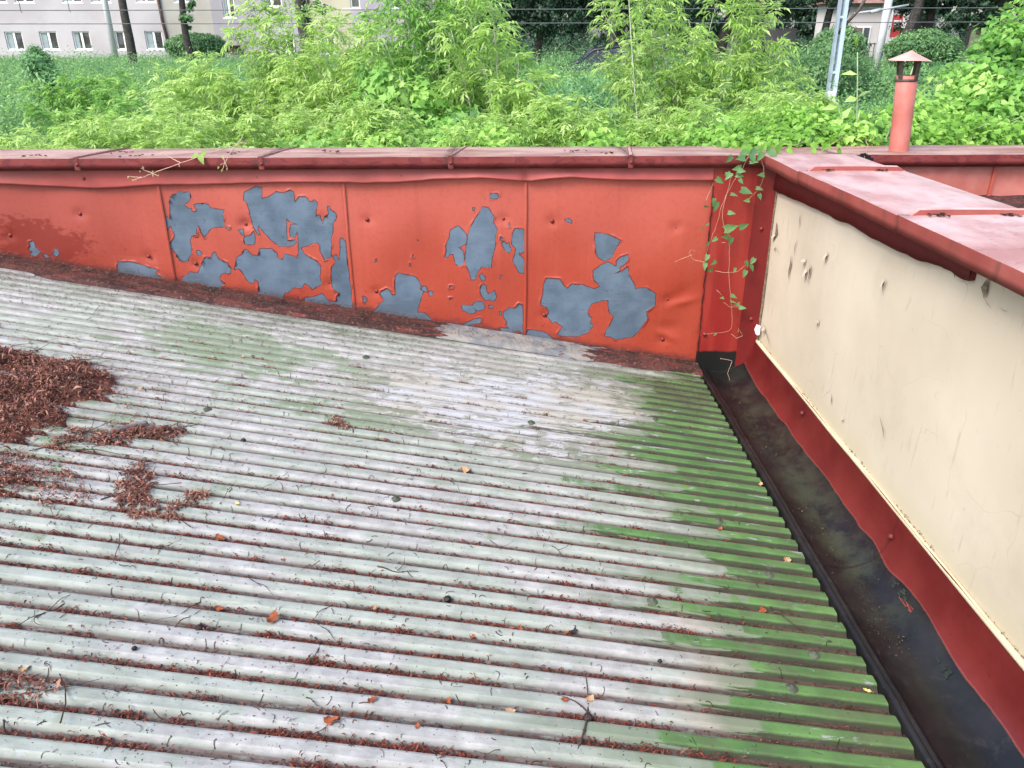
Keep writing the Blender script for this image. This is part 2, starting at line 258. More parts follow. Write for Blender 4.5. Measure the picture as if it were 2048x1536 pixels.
def roof_mat():
    t = NT('corrugated_paint', .6, .3); X, Y_, Z_ = t.sep()
    h = t.attr('h'); g = t.attr('green'); w = t.attr('worn'); r = t.attr('rr'); so = t.attr('soft'); fl = t.attr('flank')
    ribv = t.N.new('ShaderNodeCombineXYZ'); t.L.new(X, ribv.inputs[0]); t.L.new(t.math('MULTIPLY', r, 7.3), ribv.inputs[1]); t.L.new(t.math('MULTIPLY', h, .25), ribv.inputs[2])
    ribn = t.noise(1.9, ribv.outputs[0], det=5, rough=.6)
    ribn2 = t.noise(5.5, ribv.outputs[0], det=5, rough=.6, dist=.3)
    flat = t.noise(2.1, t.scale((1, 1.2, 1)), det=3)
    grey = t.mix(t.ramp(t.noise(20, det=5), .3, .7), (.240, .242, .238), (.340, .342, .335))
    pale = t.mix(t.ramp(t.noise(14, det=5), .3, .7), (.215, .243, .212), (.288, .315, .282))
    m = t.ramp(t.math('ADD', t.math('MULTIPLY', ribn, .75), t.math('MULTIPLY', flat, .35)), .515, .56)
    col = t.mix(m, grey, pale)
    gr = t.ramp(t.noise(1, t.scale((3.2, 15, 10)), det=6, rough=.7), .40, .68)
    col = t.mix(t.math('MULTIPLY', gr, .38), col, (.12, .125, .12))
    # stronger green blotches within the pale wash
    col = t.mix(t.math('MULTIPLY', t.ramp(t.math('ADD', ribn2, t.math('MULTIPLY', so, .28)), .64, .74), .65), col, (.090, .145, .065))
    # chips of lighter primer
    chip = t.ramp(t.noise(1, t.scale((22, 40, 30)), det=5, rough=.65, dist=.4), .62, .63)
    col = t.mix(t.math('MULTIPLY', chip, .7), col, (.27, .30, .30))
    pk = t.ramp(t.math('ADD', t.noise(1.3, t.scale((1, 3, 1)), det=4), t.math('MULTIPLY', t.attr('pink'), .5)), .74, .86)
    col = t.mix(t.math('MULTIPLY', pk, .4), col, (.26, .18, .155))
    # saturated green beside the gutter, broken edge running with the ribs
    tr = t.ramp(t.math('ADD', g, t.math('MULTIPLY', t.math('SUBTRACT', t.noise(4, ribv.outputs[0], det=5), .5), .9)), .15, .5)
    col = t.mix(t.math('MULTIPLY', tr, .75), col, (.095, .130, .075))
    ge = t.math('ADD', g, t.math('MULTIPLY', t.math('SUBTRACT', ribn2, .5), 1.3))
    gm = t.math('MULTIPLY', t.ramp(ge, .46, .56), .9)
    gc = t.mix(t.ramp(t.noise(9, t.scale((.6, 1, 1)), det=5), .3, .7), (.034, .098, .022), (.080, .185, .048))
    gc = t.mix(t.math('MULTIPLY', t.ramp(t.noise(30, det=5, rough=.7), .5, .7), .55), gc, (.075, .090, .060))
    gc = t.mix(t.math('MULTIPLY', t.ramp(t.noise(5, det=4), .52, .68), .6), gc, (.05, .06, .03))
    col = t.mix(gm, col, gc)
    scr = t.math('MULTIPLY', gm, t.ramp(t.noise(1, t.scale((6, 24, 20)), det=6, rough=.7, dist=.5), .615, .63))
    col = t.mix(t.math('MULTIPLY', scr, .8), col, (.24, .265, .27))
    col = t.mix(t.math('MULTIPLY', t.ramp(w, .2, .7), .55), col, (.145, .15, .12))
    # worn paint: only scraps of a cream and blue-white coat left
    wm = t.ramp(t.math('ADD', w, t.math('MULTIPLY', t.math('SUBTRACT', t.noise(1, t.scale((7, 26, 20)), det=8, rough=.75, dist=.7), .5), 3.0)), .60, .68)
    wc = t.mix(t.ramp(t.noise(3, det=3), .4, .6), (.30, .29, .26), (.33, .345, .375))
    col = t.mix(t.math('MULTIPLY', wm, .8), col, wc)
    gri = t.math('MULTIPLY', t.attr('grime'), t.ramp(t.noise(1, t.scale((4, 16, 10)), det=6, rough=.7), .30, .62))
    col = t.mix(t.math('MULTIPLY', gri, .7), col, (.060, .052, .034))
    # grime on flanks and in furrows, plus flank shade painted into the colour
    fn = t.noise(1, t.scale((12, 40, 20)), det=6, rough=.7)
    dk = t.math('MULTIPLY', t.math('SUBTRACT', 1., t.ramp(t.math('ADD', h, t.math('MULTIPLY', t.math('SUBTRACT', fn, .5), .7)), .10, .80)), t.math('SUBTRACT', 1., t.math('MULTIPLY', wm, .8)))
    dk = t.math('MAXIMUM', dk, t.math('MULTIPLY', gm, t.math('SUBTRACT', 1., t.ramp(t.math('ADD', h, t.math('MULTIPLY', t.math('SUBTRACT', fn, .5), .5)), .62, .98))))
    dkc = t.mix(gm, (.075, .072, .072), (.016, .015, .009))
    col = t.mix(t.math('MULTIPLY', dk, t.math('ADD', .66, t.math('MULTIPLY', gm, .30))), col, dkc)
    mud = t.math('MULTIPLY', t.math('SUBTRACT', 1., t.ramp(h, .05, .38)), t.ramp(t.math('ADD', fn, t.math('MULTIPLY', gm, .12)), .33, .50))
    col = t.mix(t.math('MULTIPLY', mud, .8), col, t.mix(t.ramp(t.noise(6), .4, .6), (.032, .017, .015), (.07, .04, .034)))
    # moss and dirt specks
    mot = t.noise(260, det=3, rough=.8)
    col = t.mix(t.math('MULTIPLY', t.ramp(mot, .5, .8), .28), col, (.10, .10, .09))
    lin = t.ramp(t.noise(1, t.scale((5, 90, 60)), det=5, rough=.75), .56, .66)
    col = t.mix(t.math('MULTIPLY', lin, t.math('ADD', .22, t.math('MULTIPLY', w, .5))), col, (.075, .075, .05))
    sp = t.ramp(t.noise(150, det=3, rough=.8), .66, .72)
    col = t.mix(t.math('MULTIPLY', sp, .8), col, (.04, .036, .033))
    sp2 = t.ramp(t.noise(60, det=4, rough=.75), .66, .74)
    col = t.mix(t.math('MULTIPLY', sp2, .7), col, (.10, .10, .095))
    n = t.bump(t.noise(90, det=4), .25, .0015); n = t.bump(t.math('ADD', wm, chip), .35, .0008, n)
    return t.done(col, .6, n)
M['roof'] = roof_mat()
def apron_mat():
    t = NT('apron_dirt', .75, .2); d = t.attr('d')
    col = t.mix(t.ramp(t.noise(6, det=5), .35, .65), (.026, .013, .013), (.075, .026, .024))
    col = t.mix(t.ramp(t.noise(1, t.scale((5, 20, 20)), det=6, rough=.7), .52, .60), col, (.11, .030, .026))
    col = t.mix(t.ramp(t.noise(50, det=5, rough=.8), .54, .66), col, (.15, .105, .08))
    fl = t.ramp(t.math('ADD', t.attr('worn'), t.math('MULTIPLY', t.math('SUBTRACT', t.noise(1, t.scale((9, 34, 5)), det=6, rough=.65), .5), 1.8)), .6, .64)
    col = t.mix(fl, col, t.mix(t.ramp(t.noise(12), .4, .6), (.13, .14, .155), (.21, .205, .19)))
    n = t.bump(t.noise(60, det=6, rough=.7), .8, .006); n = t.bump(fl, .5, .0015, n)
    return t.done(col, .8, n)
M['apron'] = apron_mat()
def gutter_mat():
    t = NT('bitumen_and_red', .5, .4); b = t.attr('bd'); X, Y_, Z_ = t.sep()
    e = t.math('ADD', b, t.math('MULTIPLY', t.math('SUBTRACT', t.noise(1, t.scale((14, 14, 30)), det=6, rough=.7), .5), .009))
    blk = t.mix(t.ramp(t.noise(7, det=5), .35, .7), (.003, .003, .0035), (.009, .008, .009))
    blk = t.mix(t.math('MULTIPLY', t.ramp(t.noise(26, det=6, rough=.75), .54, .66), .5), blk, (.022, .019, .018))
    mo = t.math('MULTIPLY', t.ramp(t.noise(4.5, det=8, rough=.72), .42, .62), t.attr('moss'))
    blk = t.mix(t.math('MULTIPLY', mo, .75), blk, (.034, .040, .023))
    blk = t.mix(t.math('MULTIPLY', t.ramp(t.noise(120, det=3), .66, .72), .4), blk, (.04, .04, .04))
    cz = t.attr('crease')
    red = t.mix(t.ramp(t.noise(4, det=4), .3, .7), (.085, .008, .008), (.118, .014, .012))
    red = t.mix(t.math('MULTIPLY', t.ramp(t.noise(70, det=3), .62, .72), .6), red, (.04, .007, .007))
    edge = t.math('MULTIPLY', t.ramp(e, -.003, .0), t.math('SUBTRACT', 1., t.ramp(e, .001, .004)))
    col = t.mix(t.ramp(e, -.0006, .0006), blk, red)
    col = t.mix(t.math('MULTIPLY', edge, .35), col, (.22, .06, .045))
    col = t.mix(t.math('MULTIPLY', cz, .9), col, (.012, .004, .004))
    n = t.bump(t.noise(3, det=3), .3, .02); n = t.bump(t.noise(110, det=3), .2, .001, n)
    rough = t.math('ADD', .22, t.math('MULTIPLY', t.noise(8, det=4), .3))
    return t.done(col, rough, n)
M['gutter'] = gutter_mat()
def plaster_mat():
    t = NT('cream_render', .8, .15); X, Y_, Z_ = t.sep()
    col = t.mix(t.ramp(t.noise(1.6, det=4), .3, .7), (.42, .365, .275), (.48, .425, .33))
    # hairline cracks
    vv = t.N.new('ShaderNodeVectorMath'); vv.operation = 'ADD'
    ns = t.N.new('ShaderNodeTexNoise'); ns.inputs['Scale'].default_value = 3; t.L.new(t.pos, ns.inputs['Vector'])
    sc = t.N.new('ShaderNodeVectorMath'); sc.operation = 'SCALE'; sc.inputs['Scale'].default_value = .45
    t.L.new(ns.outputs['Color'], sc.inputs[0]); t.L.new(t.scale((1, .8, 1.3)), vv.inputs[0]); t.L.new(sc.outputs[0], vv.inputs[1])
    cr = t.vor(2.4, vv.outputs[0], 'DISTANCE_TO_EDGE')
    line = t.math('MULTIPLY', t.math('SUBTRACT', 1., t.ramp(cr, .0, .0035)), t.ramp(t.noise(2.3), .46, .58))
    col = t.mix(t.math('MULTIPLY', line, .55), col, (.28, .23, .17))
    st = t.ramp(t.noise(1, t.scale((1, 30, 5)), det=4), .62, .75)
    col = t.mix(t.math('MULTIPLY', st, .5), col, (.32, .28, .21))
    blo = t.ramp(t.noise(2.6, det=6, rough=.65), .5, .72)
    col = t.mix(t.math('MULTIPLY', blo, .35), col, (.34, .30, .23))
    dots = t.ramp(t.noise(1, t.scale((20, 40, 22)), det=2), .72, .78)
    col = t.mix(t.math('MULTIPLY', dots, .5), col, (.30, .27, .22))
    low = t.math('SUBTRACT', 1., t.ramp(t.math('ADD', Z_, t.math('MULTIPLY', t.noise(6, det=5), .10)), -1.50, -1.38))
    col = t.mix(t.math('MULTIPLY', low, .5), col, (.42, .37, .24))
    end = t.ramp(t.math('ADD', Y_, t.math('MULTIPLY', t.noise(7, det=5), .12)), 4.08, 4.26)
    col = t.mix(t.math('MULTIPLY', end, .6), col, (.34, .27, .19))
    n = t.bump(t.noise(1.5, det=2), .2, .03); n = t.bump(t.noise(1, t.scale((200, 90, 240)), det=3), .25, .0015, n); n = t.bump(line, -.5, .002, n)
    return t.done(col, .85, n)
M['plaster'] = plaster_mat()
M['paint_back'] = simple('paint_flake_back', (.17, .030, .024), .6, .15, 60)
M['bead'] = simple('cream_bead', (.50, .43, .29), .6, .08, 12)
M['darkred'] = simple('dark_red_paint', (.095, .012, .012), .5, .12, 9)
M['cornerred'] = simple('bright_red_paint', (.44, .05, .035), .42, .1, 4)
M['black'] = simple('black_bitumen', (.006, .006, .007), .55, .2, 20)
M['steel'] = simple('dull_steel', (.09, .07, .055), .6, .3, 40)
M['rivet'] = simple('painted_screw', (.14, .018, .014), .45, .1, 60)
M['pipe'] = simple('pipe_red', (.40, .145, .12), .5, .1, 10, c2=(.34, .10, .08))
M['cap'] = simple('cap_pink', (.50, .30, .26), .5, .15, 12)
M['curl'] = simple('plaster_flake', (.43, .375, .285), .8, .1, 30)
M['scar'] = simple('plaster_scar', (.20, .16, .11), .9, .3, 60)
M['white'] = simple('white_paint', (.60, .60, .63), .5, .05, 6)
M['nroof'] = simple('grey_sheet', (.14, .16, .18), .6, .3, 14)
def litter_mat(name, a, b, c):
    t = NT(name, .8, .15); r = t.attr('rnd')
    col = t.mix(t.ramp(r, .0, .5), a, b); col = t.mix(t.ramp(r, .6, 1.), col, c)
    return t.done(col, .8)
M['litter'] = litter_mat('red_brown_litter', (.035, .014, .012), (.10, .026, .019), (.19, .060, .036))
M['litter_dk'] = litter_mat('dark_litter', (.018, .011, .009), (.045, .022, .018), (.14, .10, .065))
M['heap'] = litter_mat('heap_litter', (.035, .015, .012), (.145, .054, .038), (.32, .17, .125))
M['thread'] = litter_mat('dark_threads', (.012, .008, .008), (.03, .016, .014), (.08, .035, .026))
M['twig'] = simple('twig_bark', (.06, .038, .033), .8, .3, 60)
M['dryleaf'] = simple('dry_leaf', (.28, .075, .028), .7, .25, 40)
M['paleleaf'] = simple('pale_dry_leaf', (.38, .24, .13), .7, .2, 40)
M['pod'] = simple('dark_pod', (.022, .014, .015), .6, .3, 50)
def leaf_mat(name, dark, mid, light, tr=.4):
    t = NT(name, .5, .35); r = t.attr('rnd')
    col = t.mix(t.ramp(r, .0, .55), dark, mid); col = t.mix(t.ramp(r, .5, 1.), col, light)
    t.done(col)
    tb = t.N.new('ShaderNodeBsdfTranslucent'); mx = t.N.new('ShaderNodeMixShader'); mx.inputs[0].default_value = tr
    t.L.new(t.mix(.5, col, light), tb.inputs['Color'])
    t.L.new(t.b.outputs[0], mx.inputs[1]); t.L.new(tb.outputs[0], mx.inputs[2]); t.L.new(mx.outputs[0], t.out.inputs['Surface'])
    return t.m
M['leaf_y'] = leaf_mat('yellow_green_leaf', (.15, .29, .045), (.32, .52, .11), (.60, .76, .30), .55)
M['leaf_g'] = leaf_mat('green_leaf', (.06, .18, .04), (.19, .41, .08), (.42, .64, .18), .5)
M['leaf_v'] = leaf_mat('vine_leaf', (.045, .13, .02), (.15, .34, .04), (.34, .56, .12), .42)
M['leaf_b'] = leaf_mat('blue_green_leaf', (.050, .14, .045), (.11, .26, .09), (.21, .40, .16), .35)
M['leaf_d'] = leaf_mat('dark_leaf', (.010, .028, .016), (.022, .060, .030), (.055, .12, .055), .3)
M['leaf_h'] = leaf_mat('hedge_leaf', (.04, .11, .04), (.09, .20, .07), (.16, .30, .11), .3)
M['grass'] = leaf_mat('grass_blade', (.055, .15, .05), (.13, .29, .10), (.28, .45, .18), .4)
M['stemg'] = simple('green_stem', (.30, .38, .22), .7, .15, 30)
M['stemw'] = simple('pale_stem', (.42, .44, .36), .7, .15, 30)
M['bark'] = simple('bark', (.060, .055, .050), .9, .3, 10)
M['tendril'] = simple('tendril', (.50, .34, .24), .7, .15, 30)
# ================================================================== SETTING: ground
def ground_z(x, y):
    x = np.asarray(x, float); y = np.asarray(y, float)
    z = np.interp(y, [-30, 4, 6, 15, 25, 60, 400], [-4.4, -4.4, -2.6, -1.75, -1.5, -1.46, -1.4])
    return z + (fbm(x * .3, y * .3, 3) - .5) * .25 * np.clip((y - 5) / 10, 0, 1) * np.clip((70 - y) / 20, 0, 1)
gy = np.concatenate([[-60, -20, 0, 4, 5], np.arange(6, 60, .8), [65, 80, 120, 200, 400]])
gx = np.concatenate([[-400, -200, -100, -60], np.arange(-45, 45, 1.), [60, 100, 200, 400]])
GX, GY = np.meshgrid(gx, gy)
t = NT('earth', .95, .1)
gm = t.done(t.mix(t.ramp(t.noise(.7, det=6), .35, .65), (.05, .085, .03), (.085, .14, .05)), normal=t.bump(t.noise(6), .6, .05))
tag(MB().sheet(np.stack([GX, GY, ground_z(GX, GY)], -1)).build('ground', gm), kind='structure')

# ================================================================== CORRUGATED ROOF
xs = np.linspace(-4.6, 1.078, 330)
ks = np.arange(-24, 38)
ys = []; hs = []; rr = []
for k in ks[::-1]:
    yk = YK + P * k
    for a, b in zip(PX[:-1], PH[:-1]): ys.append(yk - a); hs.append(b); rr.append(((k * 0.618) % 1) * 1.0 + k * .37)
ys = np.array(ys); hs = np.array(hs); rr = np.array(rr)
XX, YY = np.meshgrid(xs, ys); HH = np.repeat(hs[:, None], len(xs), 1); RR = np.repeat(rr[:, None], len(xs), 1)
wob = (fbm(XX * 1.3, YY * 1.1, 3) - .5) * .006
edgew = np.zeros_like(XX); 
ZZ = rz(XX) + HH + wob
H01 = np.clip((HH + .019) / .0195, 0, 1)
def blob(x, y, rx, ry, X=XX, Y=YY): return np.exp(-((X - x) / rx) ** 2 - ((Y - y) / ry) ** 2)
gb = np.interp(YY, [0, 1.4, 1.6, 1.8, 2.0, 2.2, 2.3, 2.5, 2.75, 3.04, 3.3, 3.67, 3.9, 4.1], [.45, .52, .52, .62, .61, .78, .66, .70, .63, .60, .60, .66, .8, 1.0])
ribr = np.repeat(np.repeat(np.random.default_rng(9).normal(0, .13, len(ks)), len(PX) - 1)[:, None], len(xs), 1)
green = np.clip(.5 + np.where(XX > gb, (XX - gb) * 2.0, (XX - gb) * .85) + ribr, -.6, 1.1)
worn = .62 * blob(.05, 3.55, .8, .45) + .35 * blob(.45, 3.5, .22, .32) + .5 * blob(-.45, 3.2, .6, .35) + .45 * blob(.15, 2.95, .45, .35) - .6 * blob(1.0, 3.6, .25, 1) - .3*blob(-1.2,3.5,.5,.4)
soft = 1.2 * blob(-1.3, 3.5, .5, .35) + .9 * blob(-.5, 2.95, .45, .2) + .7 * blob(-.6, 3.4, .2, .12) + .6 * blob(-1.6, 2.5, .4, .6) + .6*blob(.3,2.9,.3,.1)
pink = .8 * blob(.62, 1.75, .25, .4) + .55 * blob(-.18, 1.97, .25, .04) + .4 * blob(.35, 3.5, .35, .3)
grime = np.clip(.9 * blob(.85, 3.8, .45, .35) + .8 * np.clip((YY - 3.72) / .25, 0, 1) * np.clip((-XX + .1) / .6, 0, 1) + .35 * blob(1.0, 1.6, .2, .8) + .3 * blob(-1.7, 2.6, .5, .6), 0, 1)
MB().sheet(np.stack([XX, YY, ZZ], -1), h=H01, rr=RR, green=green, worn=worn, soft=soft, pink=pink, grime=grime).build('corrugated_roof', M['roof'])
roof = bpy.data.objects['corrugated_roof']
tag(roof, 'low corrugated sheet roof in flaking pale grey and green paint with litter in its furrows', 'roof')
M['scr'] = simple('screw_dirty', (.07, .085, .06), .8, .25, 50)
# screw heads with sealing lumps near the low edge
for i, (x, k) in enumerate([(.90, 12), (.80, 5), (.80, 16), (.95, 1), (.92, 7), (.45, 9), (-.4, 14), (-1.2, 20), (.1, 24), (-.7, 30), (.7,27)]):
    y = YK + P * k - .018; m = MB()
    m.lathe([(0, .010), (.006, .010), (.007, .004), (.015, .0035), (.019, -.002)], (x, y, float(rz(x)) + .001), 12)
    m.build('roofing_screw', M['scr'], roof, True)

# apron flashing lapping over the sheets at the foot of the parapet
ax = np.linspace(-4.6, 1.09, 300); at = np.linspace(0, 1, 22)
AX, AT = np.meshgrid(ax, at)
front = 4.02 + .035 * (fbm(ax * 3, ax * 0 + 5, 4) - .5) * 2 + .02 * np.sin(ax * 1.3)
AY = front[None] * (1 - AT) + (WY - .004) * AT
AZ = rz(AX) + .003 + .016 * np.clip(AT * 6, 0, 1) + .028 * np.clip(AT - .72, 0, 1) ** 1.3 + (fbm(AX * 9, AY * 9, 4) - .5) * .006
AZ = np.where(AT == 0, rz(AX) - .006, AZ)
aw = 1.25 * np.exp(-((AX + .15) / .32) ** 2) + .8 * np.exp(-((AX - .35) / .3) ** 2) - .1
apron_m = MB().sheet(np.stack([AX, AY, AZ], -1), worn=aw, d=AT)

# ================================================================== PARAPET WALL
par = empty('parapet_wall', (-.8, 4.4, -1.6), label='red sheet-metal clad parapet wall with large patches of peeled paint', cat='wall')
apron_m.build('apron_flashing', M['apron'], par, True)
# solid core
MB().add([(-4.6, 4.215, -4.3), (5.2, 4.215, -4.3), (5.2, 4.58, -4.3), (-4.6, 4.58, -4.3), (-4.6, 4.215, -.60), (5.2, 4.215, -.60), (5.2, 4.58, -.60), (-4.6, 4.58, -.60)],
         [(0, 1, 5, 4), (1, 2, 6, 5), (2, 3, 7, 6), (3, 0, 4, 7), (4, 5, 6, 7)]).build('masonry_core', simple('grey_masonry', (.3, .29, .27)), par)
def panel(x0, x1, seed, step=.0042):
    nx = int((x1 - x0) / step); nz = int(1.12 / step * (.62 if x0 < -1.9 else .9))
    px = np.linspace(x0, x1, nx); s = np.linspace(0, 1, nz); X, S = np.meshgrid(px, s)
    zb = rz(X) - .02; zt = -.655; Z = zb + (zt - zb) * S
    D = np.full(X.shape, -.1)
    for pl in PEEL:
        p = np.array(pl) / 1000.
        if p[:, 0].max() < x0 - .02 or p[:, 0].min() > x1 + .02: continue
        p[:, 0] = np.clip(p[:, 0], x0 - .0, x1 + .03)
        box = (X > p[:, 0].min() - .03) & (X < p[:, 0].max() + .03) & (Z > p[:, 1].min() - .03) & (Z < p[:, 1].max() + .03)
        if box.any(): D[box] = np.maximum(D[box], sdf(p, X[box], Z[box]))
    st = sdf(np.array(STAIN) / 1000., X, Z)
    u = (X - x0) / (x1 - x0)
    r = np.random.default_rng(seed)
    Yd = -.010 * np.sin(np.pi * u) * np.sin(np.pi * S) * r.uniform(.2, 1.0)
    Yd += (fbm(X * 2.2 + seed * 5, Z * 1.8, 2) - .5) * .034 * np.minimum(1, 4 * S) * np.minimum(1, 6 * np.minimum(u, 1 - u) + .15)
    # creased dents round the screws
    for rx, rzz in RIVETS:
        rx /= 1000.; rzz /= 1000.
        Yd += .006 * np.exp(-(((X - rx) / .035) ** 2 + ((Z - rzz) / .03) ** 2))
    if x0 > 0:    # crumpled right end of the last sheet
        for cx, cz, a, l in ((.98, -1.36, .5, .07), (.90, -1.56, -.2, .06)):
            dx = X - cx; dz = Z - cz; q = dz * math.cos(a) - dx * math.sin(a); w = dx * math.cos(a) + dz * math.sin(a)
            Yd += (-.006 * np.exp(-(w / l) ** 2) * np.exp(-((q + .02 * np.sin(w * 14)) / .022) ** 2) + .006 * np.exp(-(w / l) ** 2) * np.exp(-((q - .05) / .04) ** 2))
    # curled lifted rim where the paint breaks off
    lift = np.exp(-((D + .004) / .0045) ** 2) * (D < 0) * np.clip(fbm(X * 17, Z * 17, 3) * 5 - 2.6, 0, 1.6)
    Y = WY + Yd - .0045 * lift - .0008 * (D < 0)
    # folded left edge standing proud over its neighbour
    Y -= .006 * np.exp(-((X - x0) / .009) ** 2)
    m = MB().sheet(np.stack([X, Y, Z], -1), peel=D, stain=st, hb=Z - rz(X))
    # returned lip of the seam
    zz = np.linspace(float(rz(x0)) - .02, -.655, 60)
    sx = x0 + (fbm(zz * 6, zz * 0 + seed, 3) - .5) * .006
    lip = np.stack([np.stack([sx - .003, zz * 0 + WY + .002, zz], -1), np.stack([sx - .004, zz * 0 + WY - .009, zz], -1), np.stack([sx + .002, zz * 0 + WY - .011, zz], -1), np.stack([sx + .009, zz * 0 + WY - .007, zz], -1)])
    m.sheet(lip, peel=-.1, stain=-1, hb=np.repeat((zz - rz(x0))[None], 4, 0))
    return m.build('sheet_panel', M['panel'], par, True)
edges = [-4.70, -3.75, -2.79, -1.83, -.86, .095, 1.082]
labs = [None, None, 'dull red sheet with a darker stain and two small bare spots', 'red sheet with the largest area of bare grey metal', 'red sheet with tall bare grey patches beside its right seam', 'red sheet with one branching bare grey patch']
for i in range(6):
    o = panel(edges[i], edges[i + 1] + .004, i + 1, .0042 if i > 1 else .02)
    if labs[i]: o['label'] = labs[i]
# paint curling away from the edges of the bare patches
rc = np.random.default_rng(77); ncurl = 0
for pl in PEEL:
    p = np.array(pl) / 1000.; area = .5 * abs(np.sum(p[:, 0] * np.roll(p[:, 1], -1) - p[:, 1] * np.roll(p[:, 0], -1)))
    if area < .0012: continue
    for i in range(len(p)):
        a = p[i]; b = p[(i + 1) % len(p)]; l = np.hypot(*(b - a))
        if l < .022 or rc.random() > .34 or ncurl > 60: continue
        e = (b - a) / l; nn = np.array([-e[1], e[0]]); mid = (a + b) / 2
        if sdf(p, np.array([mid[0] + nn[0] * .004]), np.array([mid[1] + nn[1] * .004]))[0] < 0: nn = -nn
        if mid[1] < rz(mid[0]) + .05: continue
        rr_ = rc.uniform(.003, .0065); th = rc.uniform(1.6, 3.6); lo, hi = np.sort(rc.uniform(0, 1, 2) * [.35, .35] + [0, .65]); g_ = []
        for u_ in np.linspace(lo, hi, 9):
            tt = (u_ - lo) / (hi - lo); w_ = math.sin(math.pi * (.08 + .84 * tt)) ** .6; c_ = a + e * l * u_ - nn * .002
            g_.append([(c_[0] + nn[0] * rr_ * math.sin(th * w_ * q), WY - .0015 - .011 * 0 - rr_ * (1 - math.cos(th * w_ * q)) * 1.1, c_[1] + nn[1] * rr_ * math.sin(th * w_ * q)) for q in np.linspace(0, 1, 7)])
        MB().sheet(np.array(g_)).build('paint_curl', M['paint_back'] if rc.random() < .6 else M['rivet'], par, True); ncurl += 1
def dome(x, y, z, r=.0085):
    m = MB(); V = []; n = 14
    for a, b in ((1.35, .0), (1.3, .15), (1, .45), (.85, .75), (.45, .98), (.0001, 1.05)):
        for k in range(n): V.append((x + r * a * math.cos(k * 6.2832 / n), y - r * b * .8, z + r * a * math.sin(k * 6.2832 / n)))
    F = [(i * n + k, i * n + (k + 1) % n, (i + 1) * n + (k + 1) % n, (i + 1) * n + k) for i in range(5) for k in range(n)]
    return m.add(V, F).build('screw', M['rivet'], par, True)
for rx, rzz in RIVETS:
    if rx > 1350: continue
    dome(rx / 1000., WY + .001, rzz / 1000.)
for x in (-1.30, -.86, -.55, -.38, .02, .17, .47, .85, -2.2): dome(x, 4.185, -.665 + random.uniform(-.006, .006), .007)
# wavy upper flashing
wx = np.linspace(-4.6, 1.075, 420); WZ = np.interp(wx, [p[0] / 1000. for p in WAVY], [p[1] / 1000. for p in WAVY]) + (fbm(wx * 9, wx * 0, 3) - .5) * .006
s = np.linspace(0, 1, 12)[:, None]
zz = -.60 * (1 - s) + WZ[None] * s
bulge = np.clip((WZ + .715) / .045, 0, 1)[None] * .022 * s ** 2 + .004 * s
yy = 4.187 - bulge - .006 * np.exp(-((s - .55) / .1) ** 2) * 0
near = np.exp(-((wx - .099) / .018) ** 2)[None]
yy = yy + near * .012 * s
uf = np.stack([np.repeat(wx[None], 12, 0), yy, zz], -1)
back = uf[-1:].copy(); back[..., 1] = 4.196; back[..., 2] += .002
MB().sheet(np.concatenate([uf, back])).build('upper_flashing', simple('flashing_mauve_red', (.30, .060, .052), .45, .14, 5), par, True)
# coping in lengths, a raised welt at each joint
def coping_len(a, b, mat, name='coping', yf=4.15, yb=4.63, zt=-.563, hgt=.060):
    n = max(8, int((b - a) / .02)); x = np.linspace(a, b, n)
    prof = [(yf + .002, zt - hgt + .002), (yf, zt - hgt), (yf - .001, zt - hgt * .5), (yf, zt - .0015), (yf, zt - .0014), (yf + .0015, zt), (yf + .0016, zt)] + [(yf + .004 + (yb - yf) * q, zt - .012 * q) for q in (.15, .3, .5, .7, .85, .97)] + [(yb, zt - .016), (yb, zt - .07)]
    prof = np.array(prof); X = np.repeat(x[None], len(prof), 0); Y = np.repeat(prof[:, :1], n, 1); Z = np.repeat(prof[:, 1:], n, 1)
    Z = Z + (fbm(X * 2.5, Y * 4, 3) - .5) * .006; Y = Y + (fbm(X * 3, Z * 0 + 3, 2) - .5) * .005
    J = np.maximum(np.exp(-((X - a) / .06) ** 2), np.exp(-((X - b) / .06) ** 2)) * .7
    inner = MB().sheet(np.stack([X, Y, Z], -1), joint=J)
    return inner.build(name, mat, par, True)
def welt(x, slant=.0, mat=None):
    m = MB(); w = .016
    for (ya, yb_, z0, z1) in ((4.146, 4.63, -.566, -.552),):
        n = 10; yv = np.linspace(ya, yb_, n); xv = x + slant * (yv - ya)
        prof = [(-w, -.004), (-w * .55, .005), (w * .35, .008), (w, -.004)]
        m.sheet(np.stack([np.stack([xv + dx, yv, -.563 - .012 * (yv - ya) / .48 + dz + (fbm(yv * 20, yv * 0 + x, 2) - .5) * .004], -1) for dx, dz in prof]), joint=.30)
        m.add([(xv[0] - w, ya, -.567), (xv[0] + w, ya, -.567), (xv[0] + w * .4, ya, -.556), (xv[0] - w * .5, ya, -.558)], [(0, 1, 2, 3)], joint=.45)
    m.sheet(np.array([[(x - .012, 4.148, -.562), (x - .012, 4.1465, -.621)], [(x + .008, 4.146, -.562), (x + .008, 4.1455, -.622)], [(x + .016, 4.1485, -.562), (x + .016, 4.1485, -.621)]]), joint=.5)
    m.build('welt', mat or M['coping'], par)
cj = [-4.6, -3.15, -2.203, -1.261, -.291, .634, 1.70]
for a, b in zip(cj[:-1], cj[1:]): coping_len(a, b - .002, M['coping'])
for x in cj[1:-1]: welt(x, .12)
for x in cj[2:-1]: dome(x + .004, 4.146, -.595, .007)
coping_len(1.70, 3.5, M['coping'], yf=4.152); coping_len(3.502, 5.2, M['coping'])
